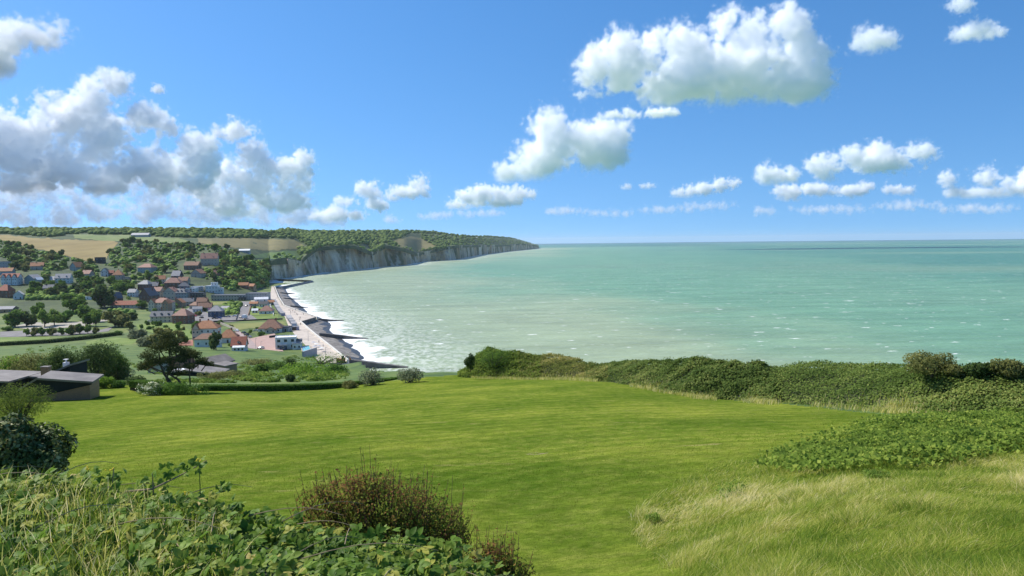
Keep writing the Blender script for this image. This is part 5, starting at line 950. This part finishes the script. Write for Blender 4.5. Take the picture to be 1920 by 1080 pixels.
# ragwort flowers
yel = mat('ragwort_yellow', (.72, .55, .03), rough=.6); gst = mat('green_stalk', (.10, .15, .03))
for i, (a, b, lb) in enumerate([(166,880,'yellow ragwort head nearest the rounded evergreen'), (206,881,'second yellow ragwort head from the left'), (373,862,'yellow flower at the tip of the long bare cane'), (353,925,'small yellow flower at the right of the cane')]):
    q = at(a, b, 5.3); o = new('ragwort', None, None, q-np.array([0, 0, .2])); tag(o, lb, 'flower'); hd = []
    for k in range(7): c = np.array([random.uniform(-.022, .022), random.uniform(-.02, .02), .2+random.uniform(-.012, .012)]); hd.append(tube([c, c+(0, 0, .008)], [.007, .004], 6))
    new('flower_head', mk('flower_head', *joinm(hd), yel), o); new('stalk', mk('stalk', *tube([(0, 0, -.1), (0, 0, .1), (0, 0, .2)], [.004, .003, .002], 5), gst), o)
# grass among the brambles at the left corner
P, px = bank_pts(9000, 2.6, 5.2, -300, 420); k = rng.random(len(P)) < np.clip(1-abs(px-150)/330, .1, 1); P = P[k]; n = len(P); h = .12+.22*rng.random(n); P[:, 2] -= .12
tag(new('bank_grass', blades('bank_grass', P, h, np.full(n, .006), np.stack([rng.normal(size=n)*.08, rng.normal(size=n)*.06, 0*h], 1), longg, np.clip(.45+.3*rng.normal(size=n), 0, 1))), 'green and straw grass growing through the brambles', 'grass', kind='stuff')
# rust-coloured thorny shrub
def twiggy(label, lob, d, n, m, ntw, leaf):
    o = new('rusty_shrub', None); L_ = []
    for a, b, rx, ry in lob: q = at(a, b, d); L_.append((*q, rx*d/F, rx*d/F*.9, ry*d/F))
    c0 = np.array(L_)[:, :3].mean(0); c0[2] = min(l[2]-l[5] for l in L_)-.3; o.location = c0; tag(o, label, 'shrub'); c, nn = lobes_pts(L_, n, .55)
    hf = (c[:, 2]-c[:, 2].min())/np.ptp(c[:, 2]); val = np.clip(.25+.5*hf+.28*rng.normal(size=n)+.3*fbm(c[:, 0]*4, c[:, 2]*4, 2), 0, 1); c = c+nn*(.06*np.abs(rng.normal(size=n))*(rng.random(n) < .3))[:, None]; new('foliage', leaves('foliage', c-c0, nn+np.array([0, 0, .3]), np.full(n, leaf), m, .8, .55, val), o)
    e, en = lobes_pts(L_, ntw, .15); k = en[:, 2] > -.1; e, en = e[k], en[k]; parts = []
    SP = []
    for p, q in zip(e, en):
        r_ = np.array([(p[0]*.35+c0[0]*.65), (p[1]*.35+c0[1]*.65), c0[2]+.1]); tip = p+q*np.array([.05, .05, .06])+np.array([0, 0, random.random()**2*.26]); parts.append(tube(np.array([r_, (r_+p)/2+rng.normal(size=3)*.03, p, tip])-c0, [.006, .004, .0025, .0012], 4)); SP += [p+(tip-p)*random.random()*1.05+rng.normal(size=3)*.008 for _ in range(7 if random.random() < .6 else 0)]
    SP = np.array(SP)-c0; new('sprigs', leaves('sprigs', SP, rng.normal(size=SP.shape), np.full(len(SP), leaf*.8), m, .5, .5, np.clip(.55+.3*rng.normal(size=len(SP)), 0, 1)), o)['kind'] = 'stuff'
    new('twigs', mk('twigs', *joinm(parts), mat('dark_twigs', None, cols=[(.05, .03, .022), (.13, .075, .05)], scale=20.)), o)
rust = leafm('rusty_leaves', (.04, .07, .012), (.10, .13, .022), (.085, .10, .02), (.12, .08, .028), (.125, .06, .03), tr=.4)
twiggy('rust-brown thorny shrub with spiky twigs in front of the lawn', [(650,930,60,34),(700,912,46,26),(720,955,80,50),(600,948,42,36),(780,965,60,44),(830,985,50,40),(855,1010,36,34),(740,1010,130,40),(640,985,90,40)], 6.6, 15000, rust, 620, .015)
twiggy('low reddish shrub at the bottom, right of the large rusty one', [(925,1050,40,34),(960,1075,34,26),(890,1070,40,30)], 6.0, 3600, rust, 130, .014)
# rounded evergreen at the left
eu = mat('evergreen_leaves', None, cols=[(.04, .07, .015), (.10, .14, .04), (.24, .26, .11), (.52, .48, .22)], attr='v', trans=.2, rough=.5, spec=.12)
bush('evergreen_bush', 'dark glossy rounded evergreen at the left edge', 48, 925, 178, 158, eu, 20000, .035, d=11, lobes=14, seed=4)

# scrub on the slope down to the village, too mixed to count
SL = [([(430,700),(470,676),(520,672),(575,664),(590,676),(640,690),(650,712),(560,716),(440,718)], 260, .35, 1.3), ([(230,722),(330,712),(420,714),(440,718),(330,720)], 60, .3, .8), ([(0,690),(60,650),(240,640),(250,700),(150,712)], 120, .5, 1.8), ([(250,690),(300,660),(345,655),(350,690),(300,705)], 70, .4, 1.6)]
CC = []; NNv = []; VA = []
for poly, n, r0, r1 in SL:
    p = np.array(poly, float); k = 0
    while k < n:
        a = random.uniform(p[:, 0].min(), p[:, 0].max()); b = random.uniform(p[:, 1].min(), p[:, 1].max())
        if not inpoly(np.array([a]), np.array([b]), poly)[0]: continue
        k += 1; q = T(a, b)
        if q[1] > 470: continue
        r = random.uniform(r0, r1); c, nn = lobes_pts([(q[0], q[1], q[2], r*1.3, r*1.3, r*.8)], 110, .4); g_k = c[:, 2] > q[2]-.1; CC.append(c[g_k]); NNv.append(nn[g_k]); VA.append(np.clip(random.random()*.6+.2+.15*rng.normal(size=g_k.sum()), 0, 1))
CC = np.vstack(CC); NNv = np.vstack(NNv); tag(new('slope_scrub', leaves('slope_scrub', CC, NNv+np.array([0, 0, .4]), np.full(len(CC), .2), leafm('slope_scrub_leaves', (.035, .065, .014), (.075, .125, .022), (.14, .17, .045)), .6, .75, np.concatenate(VA))), 'low mixed scrub on the slope down to the village', 'scrub', kind='stuff')

# leafy weeds in the long grass
weed = leafm('dock_leaves', (.06, .10, .018), (.10, .16, .03), (.16, .21, .05))
for a, b, wp, hp, lb in [(1375,932,90,24,'larger dark weed clump in the left part of the long grass'), (1640,898,40,18,'weed clump in the long grass below the bramble patch'), (1225,978,30,16,'weed clump at the left tip of the long grass')]:
    bush('weed_clump', lb, a, b, wp, hp, weed, 500, .045, 'weed', lobes=6, asp=.35, dep=1.6)
# ------------------------------------------------------------------ life on the promenade and in the streets
def paint(n, c, r=.3): return mat('paint_'+n, c, rough=r, spec=.5)
tyre = mat('tyre', (.02, .02, .02)); 
def car_meshes(m):
    prof = [(-2.05, .35), (-2.1, .75), (-1.75, .92), (-1.25, 1.0), (-.75, 1.42), (.85, 1.46), (1.5, 1.02), (2.0, .95), (2.1, .6), (2.05, .35)]; v = [(x, y*(1 if z < 1.05 else .8), z) for y in (-.86, .86) for x, z in prof]; n = len(prof); f = [tuple(range(n-1, -1, -1)), tuple(range(n, 2*n))]+[(i, (i+1) % n, (i+1) % n+n, i+n) for i in range(n)]
    w1 = [(-1.15, 1.02), (-.72, 1.38), (.8, 1.4), (1.35, 1.04)]; gv = [(x, y, z) for y in (-.79, .79) for x, z in w1]
    gl = mk('windows', [(x*.97, y*1.09 if z < 1.1 else y*.9, z) for x, y, z in gv], [(3, 2, 1, 0), (4, 5, 6, 7), (0, 1, 5, 4), (2, 3, 7, 6)], glass); return mk('body', v, f, m), gl
wheel = mk('wheel', *tube([(0, -.1, 0), (0, .1, 0)], [.32, .32], 10), tyre)
CM = {k: car_meshes(paint(k, c)) for k, c in dict(white=(.75, .75, .75), black=(.02, .02, .025), grey=(.22, .23, .25), blue=(.05, .10, .28), red=(.35, .03, .03), silver=(.5, .51, .53)).items()}
def car(px, py, col, rz, label, d=None):
    p = T(px, py); o = new('parked_car', None, None, (p[0], p[1], VZ+.3 if p[2] < VZ+1 else p[2]), R(rz)); tag(o, label, 'car', 'cars parked in the village'); new('body', CM[col][0], o); new('windows', CM[col][1], o)
    for x in (-1.3, 1.3):
        for y in (-.78, .78): new('wheel', wheel, o, (x, y, .32))
for a in [(490,654.5,'white',62,'white car parked on the pink paving by the modern house'), (443,622,'white',-30,'white car beside the lawn right of the orange-roofed houses'), (480,622,'silver',5,'silver car beside the brown bungalow'), (457,626,'black',-40,'black car nearest the pink road in the row by the lawn'), (462,630,'black',-40,'second black car in the row along the pink road'), (468,634,'grey',-40,'grey car at the lower end of the row along the pink road'), (402,598.5,'black',8,'black car in front of the dark blue house'), (411,598,'blue',8,'blue car right of the black one before the dark blue house'), (428,595,'grey',5,'grey car on the square beside the road'), (440,594,'white',5,'white car on the square nearest the road'), (462,575,'black',75,'dark car driving on the road to the long building'), (452,597,'black',80,'black car at the corner of the square'), (358,590,'white',-40,'white car in the village street left of the flags'), (366,594,'red',-40,'red car in the village street'), (378,597,'black',-30,'black car at the end of the village street'), (85,560.5,'white',5,'white car on the lane above the meadow'), (92,560.5,'blue',5,'blue car next to the white one on the lane'), (280,604,'white',20,'white car beside the slate terrace'), (20,578.5,'white',4,'white car beside the sports hall')]: car(*a)
# lorry by the square
p = T(459, 598); lo_ = new('lorry', None, None, (p[0], p[1], VZ+.3), R(80)); tag(lo_, 'small lorry with a white box body on the square', 'lorry'); new('box', _box('box', (-2.8, 1.2, -1.1, 1.1, .9, 3.3), CM['white'][0].materials[0]), lo_); new('cab', _box('cab', (1.25, 2.8, -1.05, 1.05, .5, 2.4), CM['silver'][0].materials[0]), lo_)
for x in (-1.8, 1.9):
    for y in (-.9, .9): new('wheel', wheel, lo_, (x, y, .35))
# beach huts
hutc = [mat('hut_'+k, tuple(x*.85 for x in c), c, scale=2.) for k, c in dict(grey=(.45, .47, .52), mauve=(.36, .33, .42), white=(.7, .7, .7), blue=(.32, .40, .50)).items()]
def hut_row(pts, n, grp, w=3.2, d=3.4):
    Q = resamp(np.array([G(a, b, VZ) for a, b in pts]), n); dr = Q[-1]-Q[0]; rz = math.atan2(dr[1], dr[0])
    for i, q in enumerate(Q):
        k = random.randrange(4); o = new('beach_hut', None, None, (q[0], q[1], VZ+.06), rz); cn = ['grey', 'mauve', 'white', 'blue'][k]; tag(o, 'one of the small gabled beach huts in the row %s' % grp, 'beach hut', 'beach huts '+grp)
        new('wall', _box('wall', (-w/2*.92, w/2*.92, -d/2, d/2, 0, 2.3), hutc[k]), o); v = [(-w/2, -d/2-.2, 2.3), (w/2, -d/2-.2, 2.3), (w/2, d/2+.2, 2.3), (-w/2, d/2+.2, 2.3), (0, -d/2-.2, 2.95), (0, d/2+.2, 2.95)]
        new('roof', mk('roof', v, [(0, 4, 5, 3), (4, 1, 2, 5), (0, 1, 4), (3, 5, 2), (0, 3, 2, 1)], R_['grey' if k % 2 else 'pale']), o); new('door', _box('door', (-.5, .5, -d/2-.05, -d/2+.05, 0, 2.0), doorm), o)
hut_row([(541,597),(546,604),(552,612)], 11, 'beside the bastion'); hut_row([(514,566),(519,577),(526,588),(531,592)], 24, 'along the upper promenade'); hut_row([(546,619),(556,619)], 5, 'behind the white modern house')
# parasols and terrace tables by the modern house
for i, (a, b) in enumerate([(588,648),(593,651),(598,655),(603,659),(590,656)]):
    q = G(a, b, VZ); o = new('parasol', None, None, (q[0], q[1], VZ+.05)); tag(o, 'open parasol on the terrace by the pool', 'parasol', 'parasols on the terrace'); cv = [(0, 0, 2.6)]+[(1.5*math.cos(k*math.pi/4), 1.5*math.sin(k*math.pi/4), 2.1) for k in range(8)]; new('canopy', mk('canopy', cv, [(0, k+1, (k+1) % 8+1) for k in range(8)], frame_m if i % 2 else hutc[0]), o); new('pole', mk('pole', *tube([(0, 0, 0), (0, 0, 2.6)], [.04, .04], 6), frame_m), o)
pz = [tuple(G(a, b, VZ+.75)) for a, b in [(565,650),(580,648),(584,657),(567,659)]]; pool = new('swimming_pool', None, None, pz[0]); tag(pool, 'small turquoise pool beside the white modern house', 'pool'); P0 = np.array(pz); new('water', mk('water', P0-P0[0], [(0, 1, 2, 3)], mat('pool_water', (.10, .42, .42), rough=.1, spec=.5)), pool)
rim = joinm([tube([P0[k]-P0[0], P0[(k+1) % 4]-P0[0]], [.35, .35], 6) for k in range(4)]); new('rim', mk('rim', *rim, W_['stone']), pool)
v, f = bx(0, 1, 0, 1, 0, 1)
# lamp posts and flagpole
lampm = mat('post_metal', (.30, .31, .32), rough=.4); 
def lamp(px, py, h, label):
    q = G(px, py, VZ); o = new('street_lamp', None, None, (q[0], q[1], VZ)); tag(o, label, 'street lamp'); new('post', mk('post', *tube([(0, 0, 0), (0, 0, h*.5), (0, 0, h)], [.11, .09, .06], 7), lampm), o); new('lamp_head', _box('lamp_head', (-.1, .9, -.15, .15, h-.05, h+.1), lampm), o)
for a in [(480,660,8,'street lamp on the left side of the pink road'), (490,667,8,'street lamp at the near end of the pink road'), (611,679,8,'street lamp nearest the slipway on the promenade'), (578,640,7,'street lamp beside the modern house terrace'), (516,552,7,'street lamp at the far end of the promenade'), (545,592,7,'street lamp beside the beach huts'), (528,572,7,'street lamp on the upper promenade')]: lamp(*a)
q = G(396, 601, VZ); o = new('flagpole', None, None, (q[0], q[1], VZ)); tag(o, 'pole with pink flag in front of the dark blue house', 'flagpole'); new('pole', mk('pole', *tube([(0, 0, 0), (0, 0, 11)], [.09, .05], 7), frame_m), o); fv = [(x, .25*math.sin(x*2.2), 10.8-1.6*k) for k in (0, 1) for x in np.linspace(0, -2.4, 8)]; new('flag', mk('flag', fv, [(i, i+1, i+9, i+8) for i in range(7)], mat('flag_cloth', (.55, .25, .35), trans=.3)), o)
# people
def person_mesh(m1, m2, m3):
    J = [(0, 0, .95), (0, 0, 1.2), (0, 0, 1.42), (0, .01, 1.54), (0, .02, 1.66), (0, .02, 1.76), (.17, 0, 1.40), (.25, .02, 1.14), (.24, .1, .9), (-.17, 0, 1.40), (-.25, -.02, 1.14), (-.24, -.06, .9), (.09, 0, .9), (.11, .1, .5), (.11, .02, .06), (.11, .15, .04), (-.09, 0, .9), (-.11, -.02, .5), (-.11, -.18, .08), (-.11, -.05, .04)]
    E_ = [(0, 1), (1, 2), (2, 3), (3, 4), (4, 5), (2, 6), (6, 7), (7, 8), (2, 9), (9, 10), (10, 11), (0, 12), (12, 13), (13, 14), (14, 15), (0, 16), (16, 17), (17, 18), (18, 19)]
    r = [.14, .13, .15, .06, .09, .08, .07, .05, .035, .07, .05, .035, .1, .07, .045, .04, .1, .07, .045, .04]; me = bpy.data.meshes.new('person'); me.from_pydata(J, E_, []); ob = bpy.data.objects.new('person_source', me); C.objects.link(ob); sk = ob.modifiers.new('s', 'SKIN')
    for i, q in enumerate(me.skin_vertices[0].data): q.radius = (r[i], r[i]*.85); q.use_root = i == 0
    dg = bpy.context.evaluated_depsgraph_get(); out = bpy.data.meshes.new_from_object(ob.evaluated_get(dg)); out.name = 'body'; out.materials.clear(); bpy.data.objects.remove(ob)
    for m in (m1, m2, m3): out.materials.append(m)
    for p in out.polygons: z = p.center.z; p.material_index = 2 if z > 1.5 or (z < 1.05 and abs(p.center.x) > .2) else (1 if z < .95 else 0); p.use_smooth = True
    return out
skin = mat('skin', (.45, .28, .2)); PM = [person_mesh(paint('top%d' % k, c, .8), paint('trousers%d' % k, c2, .8), skin) for k, (c, c2) in enumerate([((.03, .03, .05), (.03, .04, .08)), ((.30, .05, .04), (.04, .04, .05)), ((.5, .5, .48), (.05, .06, .12)), ((.06, .10, .2), (.12, .1, .08))])]
for i, (a, b, k, lb) in enumerate([(562,601,0,'person in dark clothes at the corner of the bastion'), (564,609,0,'person in dark clothes walking just below the bastion corner'), (563,609.5,2,'person in pale top beside the dark-clothed walker'), (542,583,0,'leftmost of the people on the upper bastion'), (545,586,0,'person second from left on the upper bastion'), (549,584.5,1,'person in red on the upper bastion'), (553,587,3,'person in blue on the upper bastion'), (556,590.5,0,'person among the lower group on the bastion'), (558,591,2,'person in pale top in the lower group on the bastion'), (561,597,0,'person in dark clothes nearest the bastion wall'), (563,597.3,3,'person in blue nearest the bastion wall'), (569,590.5,0,'lone person right of the groups on the bastion'), (554,582.5,3,'person by the sea wall above the bastion'), (561,583.5,0,'person by the sea wall, right of another, above the bastion'), (585,594,0,'person near the tip of the bastion'), (520,556,0,'person on the far promenade below the huts'), (518,549,1,'person in red on the far promenade'), (598,643,0,'person walking on the promenade by the terrace'), (606,650,2,'person in pale top on the lower promenade'), (483,657,1,'person in red beside the pink road')]):
    q = G(a, b, VZ); o = new('person', PM[k], None, (q[0], q[1], VZ+.06), random.random()*6.28); tag(o, lb, 'person', 'people on the promenade')
# machine and slipway at the near end
q = G(639, 680, VZ); o = new('digger', None, None, (q[0], q[1]+1, VZ+.05), R(15)); tag(o, 'rust-coloured tracked machine with dark cab by the end of the sea wall', 'digger'); ym = mat('rusty_orange', (.36, .17, .05), (.25, .12, .05), scale=2.)
new('body', mk('body', *joinm([bx(-2.2, 2.2, -1.3, 1.3, .9, 2.0), bx(-2.6, -1.6, -1.2, 1.2, 1.2, 2.3)]), ym), o); new('cab', _box('cab', (.1, 1.6, -1.1, .3, 2.003, 3.5), W_['dark']), o); new('boom', mk('boom', *tube([(1.6, .6, 1.9), (3.0, .6, 3.4), (4.6, .6, 2.2)], [.28, .24, .18], 6), ym), o); new('bucket', _box('bucket', (4.3, 5.2, .1, 1.1, 1.0, 2.0), ym), o)
for y in (-1.2, 1.2): new('track', mk('track', *tube([(-2.1, y-.28, .45), (-2.1, y+.28, .45)], [.45, .45], 8), tyre), o); new('track', _box('track', (-2.1, 2.1, y-.27, y+.27, .02, .88), tyre), o)
s0 = [G(642, 681, VZ), G(650, 681, VZ), G(648, 693, 1.0), G(637, 693, 1.0)]; tag(new('slipway', mk('slipway', [tuple(p+np.array([0, 0, .03])) for p in s0]+[tuple(p-np.array([0, 0, 3])) for p in s0], [(0, 1, 2, 3), (7, 6, 5, 4), (0, 4, 5, 1), (1, 5, 6, 2), (2, 6, 7, 3), (3, 7, 4, 0)], conc)), 'pale concrete slipway going down at the end of the promenade', 'slipway')
a_, b_ = G(612, 683, VZ), G(640, 684, VZ); wallstrip('retaining_wall', [a_, (a_+b_)/2, b_], 0, VZ+.8, .8, darkc, 'dark retaining wall closing the near end of the promenade', 'wall')
a_, b_ = T(562, 669), T(588, 668); wallstrip('retaining_wall', [a_+(0, 6, 0), (a_+b_)/2+(0, 6, 0), b_+(0, 6, 0)], 3, VZ+4.2, 1, W_['grey'], 'grey concrete retaining wall under the grassy slope by the terrace', 'wall')
for a, b, c, d, hh, mm, lb in [(400,604,530,599,1.1,'dark','long dark wall between the square and the big lawn'), (447,621,412,607,1.6,'stone','pale garden wall behind the orange-roofed bungalow'), (452,571,443,600,1.2,'dark','dark hedge-like wall left of the straight road'), (472,570,466,592,1.2,'brick','brick wall right of the straight road'), (486,665,530,662,1.2,'stone','low pale wall in front of the pink plaza'), (505,634,520,632,1.6,'dark','dark fence before the wide brown bungalow'), (505,568,513,592,1.4,'white','white wall behind the upper beach huts')]:
    p, q = G(a, b, VZ), G(c, d, VZ); wallstrip('garden_wall', [p, (p+q)/2, q], VZ-.5, VZ+hh, .4, W_[mm], lb, 'wall')
# further houses filling the village centre
for a in [(352,561,9,8,6.5,'gy',4,'white','slate','white gabled house left of the dark modern block'), (331,560,8,8,7,'gx',4,'cream','slate','narrow cream house between the timbered and mansard houses'), (352,574,11,8,4.5,'gx',3.6,'grey','slate','grey slate-roofed house behind the village street'), (333,577,10,8,5,'gy',4,'tanb','orange','ochre house with orange gable right of the mansion'), (293,556,10,9,6,'gx',4.5,'stone','rust','stone house behind the cream mansion'), (362,580,9,7,4,'hip',3,'stone','brown','stone cottage with brown roof in the village street'), (378,574,10,8,4.5,'gx',4,'brick','brown','brick cottage left behind the dark blue house'), (345,546,12,9,6,'hip',4,'blue','slate','blue-grey house behind the mansard house'), (357,549,12,9,5,'flat',0,'white','white','low white flat-roofed house below the tall house'), (370,545,14,8,4.5,'flat',0,'grey','white','grey house with white flat roof behind the modern block'), (287,546,10,9,6,'gx',4.5,'brick','slate','brick house with slate roof right of the big brick house'), (342,534,12,9,5,'gx',4.5,'stone','brown','stone house right of the brown-roofed hotel'), (246,556,9,8,4.5,'gx',3.6,'white','grey','white cottage left of the big brick house'), (420,583,8,6,2.6,'gx',1.8,'grey','grey','garden shed in the plot right of the dark blue house'), (478,587,5,4,2.4,'gx',1.5,'white','white','white summerhouse on the lawn'), (530,622,9,6,3.2,'flat',0,'grey','slate','grey flat annexe behind the white modern house'), (318,535,10,8,5,'gx',4,'grey','slate','grey house left behind the brown-roofed hotel'), (490,566,14,6,3,'gx',2,'white','white','long white shed in front of the long building'), (508,572,6,5,3,'gx',2,'cream','orange','cream kiosk beside the upper beach huts'), (300,532,12,9,5.5,'gx',4.5,'cream','orange','cream house with orange roof on the slope above the village'), (160,521,12,9,5,'gx',4.5,'stone','rust','stone house with brown roof among the hillside trees'), (90,548,10,8,4.5,'gx',3.6,'stone','slate','slate-roofed cottage above the valley lane'), (410,520,11,8,5,'gx',4.5,'brick','rust','brick house in the trees right of the white-gabled house')]:
    house('house', a[9], a[0], a[1], a[2], a[3], a[4], a[5], a[6], a[7], a[8], random.uniform(-22, 22), (3, 2) if a[4] > 4.2 else (2, 1), (2, 2) if a[4] > 4.2 else (1, 1), ((random.choice((-.3, .3)), 0),) if a[6] > 3 else ())
# garden bushes and small trees between the houses
HBa = np.array(HB); k = 0; GA = [(250,562),(300,556),(400,556),(470,566),(512,580),(540,612),(500,640),(450,662),(330,645),(255,625)]
NOGO = [[(325,592),(362,573),(392,588),(402,603),(362,601)], [(453,565),(471,565),(463,598),(443,600)], [(385,603),(400,593),(470,590),(482,598),(430,604)], [(452,638),(515,625),(532,660),(487,668),(478,652)], [(437,616),(447,619),(470,636),(500,668),(482,669),(455,641)], [(424,607),(530,602),(540,612),(505,618),(470,615),(445,620)], [(468,593),(521,590),(523,598),(470,601)]]
while k < 70:
    a, b = random.uniform(250, 540), random.uniform(556, 662)
    if not inpoly(np.array([a]), np.array([b]), GA)[0] or any(inpoly(np.array([a]), np.array([b]), pl)[0] for pl in NOGO): continue
    q = G(a, b, VZ-.05); k += 1
    if (np.hypot(HBa[:, 0]-q[0], HBa[:, 1]-q[1]) < HBa[:, 2]+1.2).any(): continue
    kd = random.choice(['bush0', 'bush1', 'bush2', 'bush0', 'ash0', 'oak1']); plant_tree('garden_bush', 'small garden bush or tree between the village houses', q, V[kd], random.uniform(.4, .85) if kd[0] == 'b' else random.uniform(.35, .6), random.random()*6.28, 'garden bushes between the village houses', 'bush')
# gull
q = at(1421, 311, 420); g_ = new('gull', None, None, q, R(30)); tag(g_, 'white gull flying above the sea', 'bird'); gm = mat('gull_white', (.8, .8, .8))
new('body', mk('body', *tube([(-.28, 0, 0), (-.15, 0, .02), (.05, 0, .03), (.2, 0, .04), (.28, 0, .03)], [.02, .07, .08, .05, .01], 8), gm), g_)
for s in (-1, 1): new('wing', mk('wing', [(.1, s*.05, .05), (.14, s*.35, .16), (.0, s*.75, .10), (-.06, s*.35, .15), (-.1, s*.05, .05)], [(0, 1, 3, 4), (1, 2, 3)], gm), g_)
# ------------------------------------------------------------------ haze
hz = bpy.data.materials.new('sea_haze'); hz.use_nodes = True; t = hz.node_tree; t.nodes.clear(); o_ = t.nodes.new('ShaderNodeOutputMaterial'); pvn = t.nodes.new('ShaderNodeVolumePrincipled')
pvn.inputs['Color'].default_value = (.80, .90, 1, 1); pvn.inputs['Density'].default_value = 2.6e-5; pvn.inputs['Anisotropy'].default_value = .2; t.links.new(pvn.outputs[0], o_.inputs['Volume'])
v, f = bx(-46000, 70000, -300, 43000, -420, 190); tag(new('haze', mk('haze', v, f, hz)), 'thin sea haze', 'haze', kind='stuff')
